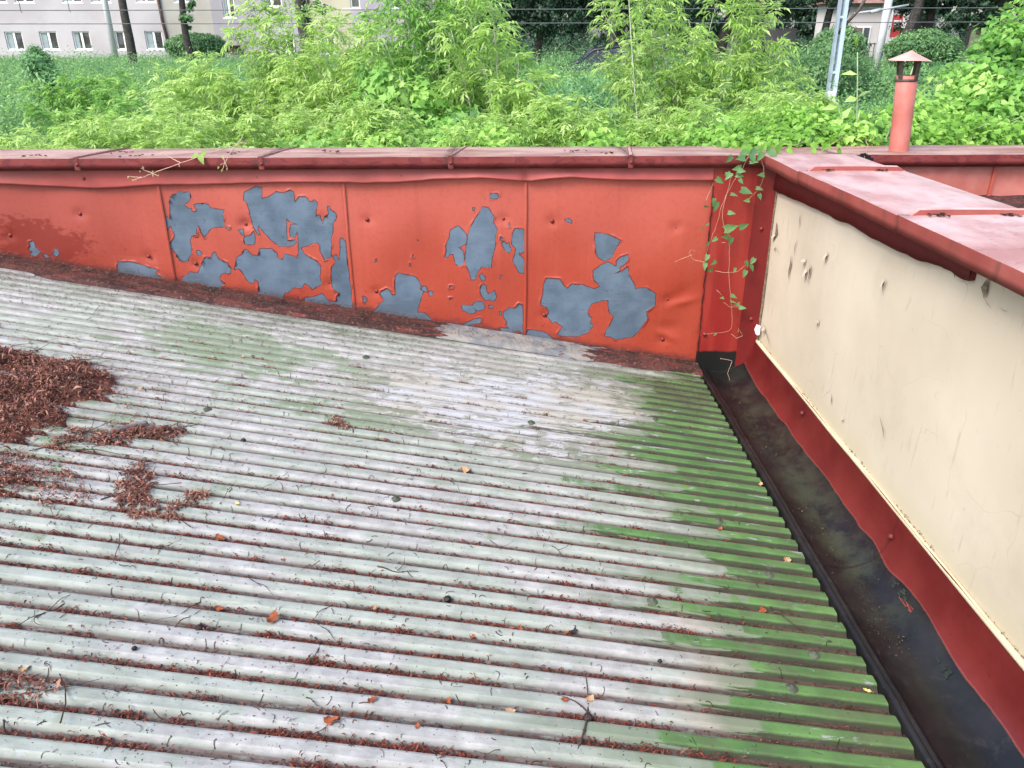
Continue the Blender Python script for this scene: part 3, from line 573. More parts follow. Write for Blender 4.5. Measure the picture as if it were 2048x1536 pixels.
# black tar smear on the coping by the pipe
m = MB(); r = np.random.default_rng(5)
for j in range(26):
    x = 1.845 + r.normal(0, .018); z = r.uniform(-.62, -.566); q = r.uniform(.006, .016)
    m.add([(x - q, 4.1475 - j * 5e-5, z - q), (x + q, 4.1475 - j * 5e-5, z - q * .7), (x + q * .7, 4.1475 - j * 5e-5, z + q), (x - q, 4.1475 - j * 5e-5, z + q * .8)], [(0, 1, 2, 3)])
m.build('tar_smear', M['black'], par)
# panels beyond the cream wall
for a, b in ((1.74, 2.545), (2.545, 3.5), (3.5, 5.2)):
    x = np.linspace(a, b, 60); z = np.linspace(-.92, -.6, 20); X, Z = np.meshgrid(x, z)
    Y = 4.2 - .010 * np.sin(np.pi * (X - a) / (b - a)) + (fbm(X * 2, Z * 5, 2) - .5) * .02
    MB().sheet(np.stack([X, Y, Z], -1)).build('sheet_panel', M['pipe'], par, True)
    MB().add([(a - .006, 4.198, -.92), (a - .006, 4.186, -.92), (a + .008, 4.186, -.92), (a + .008, 4.198, -.92), (a - .006, 4.198, -.615), (a - .006, 4.186, -.615), (a + .008, 4.186, -.615), (a + .008, 4.198, -.615)],
             [(0, 1, 5, 4), (1, 2, 6, 5), (2, 3, 7, 6)]).build('seam', M['red'], par)
# corner flashing: flat strip, fold, strip turned towards the cream wall
def vstrip(pts, zb, zt, name, mat, n=40, wob=.004, seed=0):
    pts = np.array(pts); s = np.linspace(0, 1, n); k = len(pts)
    zbv = np.array([zb(p[0]) if callable(zb) else zb for p in pts])
    Zg = zbv[:, None] * (1 - s) + zt * s
    Xg = np.repeat(pts[:, :1], n, 1); Yg = np.repeat(pts[:, 1:], n, 1) + (fbm(Zg * 5, Xg * 4 + seed, 3) - .5) * wob * 2
    b = Zg - (-1.655)
    return MB().sheet(np.stack([Xg, Yg, Zg], -1), bd=b, moss=b * 0 + .3).build(name, mat, par, True)
t = NT('corner_paint', .42, .4); e = t.math('ADD', t.attr('bd'), t.math('MULTIPLY', t.math('SUBTRACT', t.noise(9, det=4), .5), .035))
cred = t.mix(t.ramp(t.noise(1, t.scale((14, 4, 1.5)), det=3), .35, .65), (.19, .012, .010), (.24, .024, .018))
cred = t.mix(t.math('MULTIPLY', t.ramp(t.noise(50, det=4), .58, .7), .3), cred, (.09, .009, .008))
cm = t.done(t.mix(t.ramp(e, -.004, .012), (.006, .0065, .006), cred), normal=t.bump(t.noise(4, det=2), .25, .02))
vstrip([(1.078, 4.186), (1.10, 4.183), (1.19, 4.181), (1.205, 4.180), (1.28, 4.178), (1.305, 4.176)], lambda x: -1.80, -.60, 'corner_flashing', cm)
vstrip([(1.305, 4.1765), (1.345, 4.135), (1.386, 4.09)], lambda x: float(np.interp(x, [1.305, 1.345, 1.386], [-1.752, -1.705, -1.57])), -.60, 'corner_flashing', simple('fold_red', (.12, .010, .009), .45, .15, 6), wob=.001, seed=4)
m = MB(); zv = np.linspace(-1.74, -.72, 90)       # dark ragged line of sealant between sheet and corner strip
m.tube(np.stack([1.083 + (fbm(zv * 30, zv * 0, 3) - .5) * .012, zv * 0 + 4.179, zv], -1), .0012 + .0028 * vn(zv * 40, zv * 0), 5)
m.build('sealant', simple('dark_sealant', (.03, .010, .010), .8, .3, 60), par)
m = MB(); zv = np.linspace(-1.55, -.72, 60); m.tube(np.stack([1.386 + zv * 0, 4.084 + (fbm(zv * 20, zv * 0, 2) - .5) * .006, zv], -1), .006, 5)
m.build('sealant', M['scar'], par)
dome(1.114, 4.178, -1.548, .009); dome(1.345, 4.128, -.938, .009); dome(1.35, 4.125, -1.44, .009)

# ================================================================== GUTTER along the cream wall
gut = empty('gutter', (1.22, 2.0, -1.78), label='black bitumen-painted metal gutter at the foot of the cream wall with red upstand', cat='gutter')
gp = np.array([(1.06, -1.83), (1.088, -1.81), (1.090, -1.746), (1.094, -1.738), (1.101, -1.735), (1.108, -1.738), (1.112, -1.746), (1.1145, -1.752), (1.119, -1.7495), (1.126, -1.748), (1.133, -1.751), (1.138, -1.758), (1.15, -1.764), (1.18, -1.771), (1.215, -1.774), (1.25, -1.770), (1.285, -1.757), (1.315, -1.738), (1.338, -1.712), (1.353, -1.685), (1.363, -1.655), (1.370, -1.62), (1.375, -1.585), (1.378, -1.545)])
def gut_len(y0, y1, seed, lift):
    yv = np.linspace(y0, y1, int((y1 - y0) / .012)); n = len(yv); k = len(gp)
    Yg = np.repeat(yv[None], k, 0); Xg = np.repeat(gp[:, :1], n, 1); Zg = np.repeat(gp[:, 1:], n, 1)
    am = np.clip((np.arange(k) - 1) / 5, 0, 1)[:, None]
    Zg = Zg + (fbm(Yg * 3, Xg * 6, 3) - .5) * .010 * am + lift; Xg = Xg + (fbm(Yg * 2.2, Zg * 0, 3) - .5) * .008
    low = np.arange(k) < 12
    Xg = Xg + low[:, None] * (fbm(Yg * 14, Zg * 0 + 7, 3) - .5) * .006
    bl = -1.716 - .006 * np.sin(yv * 2.1) + .012 * (fbm(yv * 3.4, yv * 0 + 2, 3) - .5) * 2
    # near a joint the black paint runs up or stops short
    for yj, s_ in ((3.29, .004), (2.335, .006)): bl = bl + s_ * np.exp(-((yv - yj - .06) / .08) ** 2) - s_ * np.exp(-((yv - yj + .06) / .06) ** 2)
    if y1 > 3.9: bl = bl + np.clip((yv - 3.85) / .3, 0, 1) * .03
    bd = np.repeat(gp[:, 1:], n, 1) - bl[None]; bd[:17] = -.1 + 0 * bd[:17]
    moss = np.exp(-((Xg - 1.265) / .08) ** 2) * np.interp(Yg, [1.5, 1.9, 2.4, 3.6, 4.1], [.0, .3, .95, .8, .4])
    J = 0 * Yg
    cz = np.exp(-((Yg - y0 - .04 * (Xg - 1.25)) / .0045) ** 2) * (np.arange(k) > 12)[:, None]
    m = MB().sheet(np.stack([Xg - J * .5, Yg, Zg + J], -1), bd=bd, moss=moss, crease=cz)
    m.build('lining', M['gutter'], gut, True)
for a, b, s_, l in ((3.29, 4.19, 1, .0), (2.335, 3.295, 2, .0012), (1.38, 2.34, 3, .0), (.4, 1.385, 4, .0012), (-.6, .405, 5, 0)): gut_len(a, b, s_, l)
for (x, y, z) in ((1.362, 2.33, -1.63), (1.365, 3.27, -1.60)):
    m = MB(); m.lathe([(0, .010), (.006, .009), (.011, .004), (.0125, -.003)], (x - .004, y, z), 12); m.build('screw', M['darkred'], gut, True)
# smears of green and red paint dripped on the black
for (x, y, dx, dy, mm, n) in ((1.322, 2.13, .014, .05, 'mossy', 14), (1.315, 2.08, .008, .03, 'smearred', 14), (1.30, 1.80, .01, .04, 'mossy', 8)):
    m = MB(); r = np.random.default_rng(int(y * 100))
    for i in range(n):
        px = x + r.normal(0, dx * .4); py = y + r.normal(0, dy * .5); pz = np.interp(px, gp[12:, 0], gp[12:, 1]) + .006
        l = r.uniform(.004, .012); w_ = .0012 if mm == 'smearred' else .0022
        sl = .9
        m.add([(px - w_, py - l, pz - w_ * sl), (px + w_, py - l * .9, pz + w_ * sl), (px + w_, py + l, pz + w_ * sl), (px - w_, py + l * .8, pz - w_ * sl)], [(0, 1, 2, 3)])
    if 'mossy' not in M: M['mossy'] = simple('green_smear', (.016, .030, .018), .6, .3, 40); M['smearred'] = simple('red_smear', (.20, .04, .03), .6, .3, 40)
    m.build('paint_smear', M[mm], gut)

# ================================================================== CREAM WALL
cw = empty('plastered_wall', (1.56, 2.0, -1.55), label='cream rendered wall with pink sheet-metal coping running towards the viewer', cat='wall')
yv = np.linspace(-.6, 4.205, 240); zv = np.linspace(-1.56, -.585, 60); Yg, Zg = np.meshgrid(yv, zv)
Xg = 1.39 + (fbm(Yg * 1.1, Zg * 1.5, 3) - .5) * .016
m = MB().sheet(np.stack([Xg, Yg, Zg], -1))
m.add([(1.40, -.6, -4.3), (1.72, -.6, -4.3), (1.72, 4.2, -4.3), (1.40, 4.2, -4.3), (1.40, -.6, -.585), (1.72, -.6, -.585), (1.72, 4.2, -.585), (1.40, 4.2, -.585)], [(0, 1, 5, 4), (1, 2, 6, 5), (2, 3, 7, 6), (4, 5, 6, 7)])
m.build('render', M['plaster'], cw, True)
m = MB(); m.tube(np.stack([1.384 + (fbm(yv * 3, yv * 0, 2) - .5) * .004, yv, -1.552 + (fbm(yv * 1.5, yv * 0 + 9, 2) - .5) * .008], -1)[:-6], .0105, 10); m.build('bead', M['bead'], cw, True)
m = MB(); r = np.random.default_rng(8)    # crumbly dirt line above the bead
for i in range(300):
    y = r.uniform(.8, 4.05); 
    if vn(y * 4, 3.) < .5: continue
    q = r.uniform(.001, .003); m.box((1.383 + r.uniform(-.002, .004), y, -1.538 + r.uniform(-.003, .006)), (q, q * 1.6, q), r.uniform(0, 3))
m.build('dirt_line', M['scar'], cw)
# red band under the coping ending in a cut end
bz = np.interp(yv, [2.26, 2.6, 3.1, 3.5, 4.18], [-.668, -.69, -.698, -.705, -.735]) + (fbm(yv * 7, yv * 0 + 4, 4) - .5) * .02
sel = yv >= 2.25; y2 = yv[sel]; b2 = bz[sel]; n = len(y2)
prof = np.stack([np.stack([1.374 + 0 * y2, y2, -.60 + 0 * y2], -1), np.stack([1.371 + .002 * np.sin(y2 * 5), y2, (b2 - .6) / 2], -1), np.stack([1.371 + 0 * y2, y2, b2], -1), np.stack([1.395 + 0 * y2, y2, b2 + .003], -1)])
m = MB().sheet(prof); m.add([prof[0][0], prof[2][0], prof[3][0], (1.395, y2[0], -.6)], [(0, 1, 2, 3)]); m.build('red_band', M['darkred'], cw, True)
# coping lengths
def cop2(y0, y1, x0=1.312, x1=1.79, z=-.560):
    n = max(6, int((y1 - y0) / .02)); yv = np.linspace(y0, y1, n)
    pr = [(x0 + .003, -.056), (x0, -.057), (x0 - .001, -.03), (x0, -.0015), (x0, -.0014), (x0 + .0015, 0), (x0 + .0016, 0)] + [(x0 + .004 + (x1 - x0) * q, .004 * math.sin(q * 3.1)) for q in (.1, .25, .4, .6, .8, .96)] + [(x1, -.004), (x1, -.06)]
    X = np.array([p[0] for p in pr])[:, None] + 0 * yv[None]; Z = z + np.array([p[1] for p in pr])[:, None] + 0 * yv[None]; Y = 0 * X + yv[None]
    Z = Z + (fbm(X * 4, Y * 2.5, 3) - .5) * .008; X = X + (fbm(Y * 3, Z * 0 + 5, 2) - .5) * .006
    J = np.maximum(np.exp(-((Y - y0) / .035) ** 2), np.exp(-((Y - y1) / .035) ** 2)) * .8
    MB().sheet(np.stack([X, Y, Z], -1)[:, ::-1], joint=J[:, ::-1]).build('coping', M['coping2'], cw, True)
for a, b, dz in ((3.60, 4.155, -.560), (2.63, 3.61, -.556), (1.66, 2.64, -.553), (.7, 1.67, -.55), (-.3, .71, -.547), (-.6, -.29, -.545)): cop2(a, b, z=dz)
for yj, dz in ((3.60, -.556), (2.63, -.553), (1.66, -.55), (.7, -.547)):      # standing welt with sloped ends
    m = MB(); pr = [(-.014, -.003), (-.008, .020), (.004, .024), (.016, -.003)]
    xs_ = [1.345, 1.375, 1.45, 1.6, 1.74, 1.775]; hh = [.05, .9, 1, 1, .9, .1]
    m.sheet(np.stack([np.stack([(x + .0, yj + dy - .10 * (x - 1.4) * .3, dz + (dzz * h if dzz > 0 else dzz)) for dy, dzz in pr]) for x, h in zip(xs_, hh)]), joint=.35)
    m.build('welt', M['coping2'], cw)
    for dx in (.07, .3):      # dried leaf crumbs caught at the welt
        m = MB()
        for i in range(16):
            q = random.uniform(.003, .008); m.box((1.36 + dx + random.gauss(0, .014), yj - .035 + random.gauss(0, .012), dz + .006 + random.uniform(0, .004)), (q, q * 2.2, .0015), random.uniform(0, 3))
        tag(m.build('leaf_crumbs', M['heap']), 'dried leaf crumbs on the pink coping by the %s welt' % {3.6: 'farthest', 2.63: 'second', 1.66: 'third', .7: 'nearest'}[yj] + (' towards the cream side' if dx < .1 else ' towards the far side'), 'crumbs', 'leaf crumbs on the pink coping')
# scars and lifted flakes of render
def scar(pts, w):
    m = MB(); p = np.array([(1.3815 + .0 * a, a, b) for a, b in pts]); X = p.copy(); n = len(p)
    t_ = np.array([0.15] + [1] * (n - 2) + [.1]) * w
    L = p.copy(); L[:, 1] -= t_; Rr = p.copy(); Rr[:, 1] += t_
    m.sheet(np.stack([L, Rr])); m.build('scar', M['scar'], cw)
for pts, w in (([(3.71, -.77), (3.705, -.80), (3.70, -.84)], .004), ([(3.70, -.89), (3.72, -.93), (3.71, -.97)], .004), ([(3.75, -.98), (3.74, -1.02), (3.75, -1.06), (3.74, -1.10)], .008),
               ([(4.02, -.88), (4.0, -.93), (4.03, -.97)], .018), ([(3.98, -1.0), (3.95, -1.01), (3.9, -1.02)], .006), ([(2.353, -.66), (2.352, -.672), (2.35, -.69)], .006), ([(2.185, -.645), (2.19, -.675), (2.18, -.70)], .016), ([(2.18, -.70), (2.15, -.712), (2.13, -.716)], .004), ([(2.1, -.70), (2.08, -.705), (2.06, -.70)], .005), ([(1.99, -.69), (1.97, -.70), (1.95, -.73)], .008),
               ([(3.50, -.96), (3.49, -1.0), (3.50, -1.05)], .006), ([(3.05, -1.40), (3.04, -1.43), (3.035, -1.45)], .004), ([(2.62, -1.30), (2.58, -1.33), (2.56, -1.36)], .004), ([(1.75, -1.02), (1.73, -1.05), (1.72, -1.06)], .004), ([(4.03, -1.42), (3.95, -1.46), (3.86, -1.50)], .008)): scar(pts, w)
def flake(y, z, s, a=0., f=1.):
    m = MB(); n = 7; g = []
    for i in range(n):
        u = i / (n - 1); row = []
        for j in range(5):
            v = j / 4 - .5; wd = s * (1 - .85 * u) * .8
            dy = v * wd; dz = -u * s * f
            row.append((1.3815 - .38 * s * (u ** 1.6) - .06 * s * abs(v), y + dy * math.cos(a) - dz * math.sin(a), z + dy * math.sin(a) + dz * math.cos(a)))
        g.append(row)
    m.sheet(g); m.build('loose_flake', M['curl'], cw, True)
for y, z, s, a, f in ((3.56, -.955, .045, 1.2, 1), (3.50, -.965, .05, -1.3, 1), (3.53, -.99, .06, .1, 1), (3.33, -.86, .055, .2, 1), (2.79, -.82, .05, -.3, 1), (3.30, -1.165, .035, 1.4, .8), (4.02, -.94, .05, .6, 1), (4.0, -1.0, .03, -1, 1), (2.9, -1.45, .02, 1.5, 1), (3.98, -1.44, .05, .8, 1)): flake(y, z, s * .6, a, f); scar([(y + .5 * s * math.sin(a) - .004, z - .1 * s), (y + .2 * s * math.sin(a), z - .45 * s), (y + .6 * s * math.sin(a), z - .9 * s)], .003 + s * .06)
# scrap of white film stuck in the corner
m = MB(); m.sheet(np.array([[(1.365, 4.07, -1.45), (1.372, 4.05, -1.452), (1.378, 4.045, -1.45)], [(1.352, 4.06, -1.475), (1.358, 4.03, -1.47), (1.374, 4.03, -1.48)], [(1.36, 4.06, -1.50), (1.364, 4.04, -1.505), (1.376, 4.035, -1.50)]]))
tag(m.build('plastic_scrap', M['white'], smooth=True), 'small scrap of white plastic film stuck in the corner below the vine', 'scrap')

# ================================================================== NEIGHBOURING LOWER ROOF
nr = empty('neighbour_roof', (2.8, 3.0, -.85), label='grey sheet roof glimpsed behind the pink coping at the right edge', cat='roof')
xv = np.arange(1.74, 5.2, .02); yv2 = np.array([1.0, 2, 3, 3.9, 4.0]); Xn, Yn = np.meshgrid(xv, yv2)
Zn = -.83 - (4 - Yn) * .06 + .016 * np.sin(Xn * 2 * np.pi / .09)
MB().sheet(np.stack([Xn, Yn, Zn], -1)).build('sheet', M['nroof'], nr, True)
Xn, Yn = np.meshgrid(np.linspace(1.74, 5.2, 120), np.linspace(3.86, 4.2, 10)); Zn = -.80 + (Yn - 3.86) * .06 + (fbm(Xn * 8, Yn * 12, 4) - .5) * .02
MB().sheet(np.stack([Xn, Yn, Zn], -1), worn=.1 + 0 * Xn, d=0 * Xn).build('apron', M['apron'], nr, True)

# ================================================================== VENT PIPE
vp = empty('vent_pipe', (2.092, 4.333, -.57), label='pink-red metal vent pipe with conical rain cap on the parapet coping', cat='vent pipe')
ax_ = (-.075, 0)
m = MB(); m.lathe([(.052, -.01), (.0495, .0), (.050, .19), (.052, .378), (.049, .380), (.046, .375), (.045, .2)], (2.092, 4.333, -.571), 28, axis=ax_); m.build('pipe', M['pipe'], vp, True)
for k in range(4):
    a = k * math.pi / 2 + .5; cx = 2.092 - .075 * .36; m = MB()
    p0 = np.array([cx + .052 * math.cos(a), 4.333 + .052 * math.sin(a), -.215]); p1 = np.array([cx - .006 + .060 * math.cos(a), 4.333 + .060 * math.sin(a), -.118])
    tdir = np.array([-math.sin(a), math.cos(a), 0]) * .012; nd = np.array([math.cos(a), math.sin(a), 0]) * .002
    V = [p + s1 * tdir + s2 * nd for p in (p0, p1) for s1, s2 in ((-1, -1), (1, -1), (1, 1), (-1, 1))]
    m.add(V, [(0, 1, 5, 4), (1, 2, 6, 5), (2, 3, 7, 6), (3, 0, 4, 7)]); m.build('strut', M['steel'], vp)
m = MB(); c = (2.062, 4.333, -.118)
m.lathe([(.104, -.002), (.103, .001), (.085, .008), (.05, .022), (.02, .036), (.004, .044), (.0001, .045)], c, 28); m.lathe([(.104, -.002), (.098, -.0005), (.05, .018), (.0001, .040)], c, 28)
v = m.V; 
for arr in v:   # slightly bent hood
    arr[:, 2] += -.06 * (arr[:, 0] - c[0]) * np.sign(arr[:, 0] - c[0]) * .5 - .03 * (arr[:, 0] - c[0])
m.build('rain_cap', M['cap'], vp, True)
m = MB(); m.lathe([(.0515, -.0), (.055, .004), (.055, .010), (.0515, .014)], (2.064, 4.333, -.222), 24); m.build('collar', M['steel'], vp, True)
# ================================================================== LITTER
def flakes(name, Pn, L, W, A, tilt, mat, parent=None, curl=.25):
    """small bent two-facet flakes; Pn points, L length, W width, A heading"""
    n = len(Pn); Pn = np.asarray(Pn); r = R
    d = np.stack([np.cos(A), np.sin(A), np.sin(tilt)], -1); s = np.stack([-np.sin(A), np.cos(A), r.normal(0, .4, n)], -1)
    up = np.array([0, 0, 1.])
    a = Pn - d * L[:, None] / 2; c = Pn + d * L[:, None] / 2; b = Pn + up * (L * curl)[:, None]
    w = s * W[:, None] / 2
    V = np.stack([a, b - w, b + w, c], 1).reshape(-1, 3)
    I = np.arange(n)[:, None] * 4; F = np.concatenate([I + [0, 1, 2], I + [1, 3, 2]])
    return mesh_np(name, V, F, mat, parent, attrs={'rnd': np.repeat(r.random(n), 4)})
def groove_pts(n, xr, yr, dens, jit=.006):
    out = []; tot = 0
    while tot < n:
        x = R.uniform(*xr, n * 2); k = R.integers(int((yr[0] - YK) / P), int((yr[1] - YK) / P) + 1, n * 2)
        y = YK + P * k - .0575 + R.normal(0, jit, n * 2); keep = R.random(n * 2) < dens(x, y, k)
        q = np.stack([x, y], -1)[keep]; out.append(q); tot += len(q)
    return np.concatenate(out)[:n]
def dens_red(x, y, k):
    c = fbm(x * 3.2 + k * 7.7, k * 3.3, 3); a = np.clip((c - .38) * 4.5, 0, 1) ** 1.2
    far = np.clip((3.6 - y) / 1.2, .12, 1) * np.interp(x, [-2.6, -1, .45, .75, 1.05], [.9, 1, .7, .22, .12])
    wornz = 1 - .85 * np.exp(-((x - .1) / .7) ** 2 - ((y - 3.5) / .5) ** 2)
    return (a * .95 + .05) * far * wornz
g = groove_pts(70000, (-2.9, 1.07), (.6, 3.95), dens_red)
cx_ = R.uniform(-2.7, 1.0, 420); ck_ = R.integers(-8, 30, 420); cw_ = np.repeat(np.arange(420), 55)
cl_ = np.stack([cx_[cw_] + R.normal(0, .022, len(cw_)) * (1 + 2 * (cw_ % 3 == 0)), YK + P * ck_[cw_] - .056 + R.normal(0, .007, len(cw_))], -1)
pile = np.concatenate([np.zeros(len(g)), np.full(len(cl_), .006)]); g = np.concatenate([g, cl_]); okk = g[:, 0] < 1.07 - .5 * (R.random(len(g)) < .8); g = g[okk]; pile = pile[okk]
z = roof_z(g[:, 0], g[:, 1]) + .001 + R.exponential(.0035, len(g)) + pile * R.random(len(g))
o = flakes('furrow_litter', np.column_stack([g, z]), R.uniform(.006, .019, len(g)), R.uniform(.0018, .005, len(g)), R.normal(0, .9, len(g)), R.normal(0, .35, len(g)), M['litter'])
tag(o, 'red-brown flakes and catkin scraps lying along the roof furrows', 'litter', kind='stuff')
def dens_dk(x, y, k):
    c = fbm(x * 4 + k * 3.1, k * 1.3, 3); return np.clip((c - .3) * 3, 0, 1) * np.interp(x, [-2.6, .2, .7, 1.05], [.6, .45, 1, 1]) * np.clip((4.1 - y), .3, 1)
g = groove_pts(40000, (-2.9, 1.075), (.6, 3.98), dens_dk, .0075)
z = roof_z(g[:, 0], g[:, 1]) + .0006 + R.exponential(.0012, len(g))
tag(flakes('fine_litter', np.column_stack([g, z]), R.uniform(.003, .009, len(g)), R.uniform(.001, .0025, len(g)), R.normal(0, 1, len(g)), R.normal(0, .25, len(g)), M['litter_dk']), 'dark crumbs and dust gathered in the roof furrows', 'litter', kind='stuff')
# specks and short curled threads on the crests
n = 26000; x = R.uniform(-2.7, 1.05, n); y = R.uniform(.8, 3.95, n); kp = R.random(n) < np.interp(x, [-2.6, -.8, .6, 1], [1, .8, .25, .1]); x = x[kp]; y = y[kp]; n = len(x)
tag(flakes('roof_specks', np.column_stack([x, y, roof_z(x, y) + .0008]), R.uniform(.003, .008, n), R.uniform(.001, .003, n), R.uniform(0, 6.3, n), R.normal(0, .1, n), M['thread'], curl=.1), 'dark specks scattered over the painted ribs', 'specks', kind='stuff')
def threads(n, xr, yr, lr, wr, keepf):
    x = R.uniform(*xr, n); y = R.uniform(*yr, n); kp = R.random(n) < keepf(x, y); x = x[kp]; y = y[kp]; n = len(x)
    L = R.uniform(*lr, n); a0 = R.uniform(0, 6.28, n); cu = R.normal(0, 2.2, n); S = 6; V = []
    px, py = x.copy(), y.copy(); w = R.uniform(*wr, n)
    rows = []
    for i in range(S + 1):
        a = a0 + cu * i / S
        zz = roof_z(px, py) + .0015 + .002 * np.sin(i / S * 3.1)
        nx_, ny_ = -np.sin(a), np.cos(a)
        rows.append(np.stack([np.stack([px - nx_ * w, py - ny_ * w, zz], -1), np.stack([px + nx_ * w, py + ny_ * w, zz + w], -1)], 1))
        px = px + np.cos(a) * L / S; py = py + np.sin(a) * L / S
    V = np.stack(rows, 1).reshape(-1, 3); k = (S + 1) * 2; I = np.arange(n)[:, None] * k
    F = np.concatenate([I + [2 * i, 2 * i + 1, 2 * i + 3, 2 * i + 2] for i in range(S)])
    return V, F, np.repeat(R.random(n), k)
V, F, rn = threads(5200, (-2.7, 1.0), (.8, 3.9), (.008, .03), (.0005, .0011), lambda x, y: np.interp(x, [-2.6, -.8, .6, 1], [1, .9, .35, .1]) * np.interp(y, [1, 2.5, 3.9], [1, .8, .3]))
tag(mesh_np('curled_threads', V, F, M['thread'], attrs={'rnd': rn}), 'tiny curled dark stalks strewn over the ribs', 'stalks', kind='stuff')
# litter at the foot of the parapet
n = 30000; x = R.uniform(-3, 1.07, n); y = 4.18 - np.where(R.random(n) < .45, R.exponential(.10, n), R.uniform(.15, .6, n) ** 1); kp = (R.random(n) < np.interp(x, [-3, -.6, -.2, .4, 1.07], [1, .9, .3, .25, .5])) & (y > 3.45) & (R.random(n) < np.clip((y - 3.4) / .55, .1, 1)); x = x[kp]; y = y[kp]; n = len(x)
zz = np.where(y > 4.01, rz(x) + .021 + .028 * np.clip((y - 4.13) / .06, 0, 1), roof_z(x, y) + .002) + R.exponential(.002, n)
tag(flakes('apron_litter', np.column_stack([x, y, zz]), R.uniform(.004, .014, n), R.uniform(.0015, .004, n), R.normal(0, .9, n), R.normal(0, .3, n), M['litter_dk']), 'brown crumbs banked along the foot of the red parapet', 'litter', kind='stuff')
# loose bits strewn round the heaps
n = 5200; a_ = R.uniform(0, 6.28, n); d_ = R.exponential(.22, n); x = -1.75 + np.cos(a_) * (.25 + d_); y = 2.62 + np.sin(a_) * (.35 + d_); kp = (x > -2.6) & (x < .4) & (y > 1.2) & (y < 3.7); x = x[kp]; y = y[kp]; n = len(x)
tag(flakes('loose_litter', np.column_stack([x, y, roof_z(x, y) + .001 + R.exponential(.001, n)]), R.lognormal(-4.6, .5, n), R.lognormal(-6., .4, n), R.uniform(0, 6.28, n), R.normal(0, .3, n), M['heap']), 'loose shreds scattered round the litter heaps', 'litter', kind='stuff')
g = np.column_stack([R.normal(1.215, .035, 900), R.uniform(.9, 4.1, 900)]); g = g[vn(g[:, 1] * 3, g[:, 1] * 0) > .45]; n = len(g)
tag(flakes('gutter_crumbs', np.column_stack([g, np.interp(g[:, 0], gp[11:, 0], gp[11:, 1]) + .006]), R.uniform(.003, .010, n), R.uniform(.0015, .004, n), R.uniform(0, 6.28, n), R.normal(0, .2, n), M['litter_dk']), 'crumbs of litter lying in the black gutter', 'litter', kind='stuff')
# heaps of swept leaf litter
def heap(name, poly, n, hmax, label, seed, tw=40, cat='heap'):
    p = np.array(poly); x0, y0 = p.min(0) - .05; x1, y1 = p.max(0) + .05
    gx_, gy_ = np.meshgrid(np.arange(x0, x1, .006), np.arange(y0, y1, .006))
    D = sdf(p, gx_, gy_) + (fbm(gx_ * 14 + seed, gy_ * 14, 4) - .5) * .13
    h = np.clip(D / .09, 0, 1) ** .7 * hmax * (.25 + 1.3 * fbm(gx_ * 11, gy_ * 11 + seed, 4)) - .012
    clear = np.clip((fbm(gx_ * 5 + 9, gy_ * 5 + seed, 3) - .36) * 8, 0, 1); h = h * clear - .01 * (1 - clear)
    base = np.maximum(rz(gx_) - .02 + 0 * gx_, roof_z(gx_, gy_) - .004)
    Zh = np.maximum(roof_z(gx_, gy_) - .004, rz(gx_) - .012 + h)
    I = np.arange(gx_.size).reshape(gx_.shape); F = np.stack([I[:-1, :-1], I[:-1, 1:], I[1:, 1:], I[1:, :-1]], -1).reshape(-1, 4)
    keep = (h > .002).ravel()[F].any(1); F = F[keep]
    used = np.unique(F); mp = np.full(gx_.size, -1); mp[used] = np.arange(len(used))
    V0 = np.stack([gx_, gy_, Zh], -1).reshape(-1, 3)[used]; F = mp[F]
    root = empty(name, (float(p[:, 0].mean()), float(p[:, 1].mean()), float(rz(p[:, 0].mean()))), label=label, cat=cat, group='swept litter heaps')
    mesh_np('compost', V0, F, M['heap'], root, True, attrs={'rnd': fbm(V0[:, 0] * 40, V0[:, 1] * 40, 3) * .6})
    w = np.clip(h, 0, None).ravel() + .005 * (D > .0).ravel() * clear.ravel(); w /= w.sum(); idx = R.choice(gx_.size, n, p=w)
    q = np.stack([gx_, gy_, Zh], -1).reshape(-1, 3)[idx] + R.normal(0, .007, (n, 3)); q[:, 2] = np.maximum(q[:, 2], roof_z(q[:, 0], q[:, 1])) + np.abs(R.normal(0, .005, n)) + .001
    flakes('leaf_scraps', q, R.lognormal(-4.35, .5, n), R.lognormal(-5.7, .45, n), R.uniform(0, 6.3, n), R.normal(0, .6, n), M['heap'], root)
    m = MB()
    for i in range(tw):
        j = idx[i * 7 % n]; c0 = np.stack([gx_, gy_, Zh], -1).reshape(-1, 3)[j]; a = R.uniform(0, 3.14); L = R.uniform(.03, .26); k = R.normal(0, .15)
        t_ = np.linspace(-.5, .5, 5)[:, None]; d = np.array([math.cos(a), math.sin(a), R.normal(0, .08)]); s_ = np.array([-d[1], d[0], 0])
        m.tube(c0 + [0, 0, .008] + d * t_ * L + s_ * (t_ ** 2) * k * L * 2, np.linspace(.0019, .0007, 5) * R.uniform(.7, 1.3), 4)
    m.build('dry_stalks', M['twig'], root)
heap('litter_heap', [(-2.9, 3.12), (-2.1, 3.12), (-1.75, 3.10), (-1.60, 2.98), (-1.55, 2.80), (-1.68, 2.70), (-1.60, 2.60), (-1.62, 2.42), (-1.80, 2.32), (-2.2, 2.2), (-2.9, 2.2)], 42000, .055, 'largest heap of rotting reddish leaf litter at the left edge of the roof', 1, 230)
heap('litter_heap', [(-1.62, 2.40), (-1.46, 2.42), (-1.33, 2.56), (-1.20, 2.60), (-1.24, 2.66), (-1.40, 2.58), (-1.56, 2.50)], 2600, .030, 'thin tongue of leaf litter pointing right from the largest heap', 2, 26)
heap('litter_heap', [(-1.27, 2.36), (-1.20, 2.38), (-1.19, 2.24), (-1.10, 2.12), (-1.04, 2.28), (-1.0, 2.28), (-1.06, 2.07), (-1.16, 2.07), (-1.26, 2.20)], 2300, .024, 'hook-shaped strand of leaf litter below the tongue of the largest heap', 3, 12)
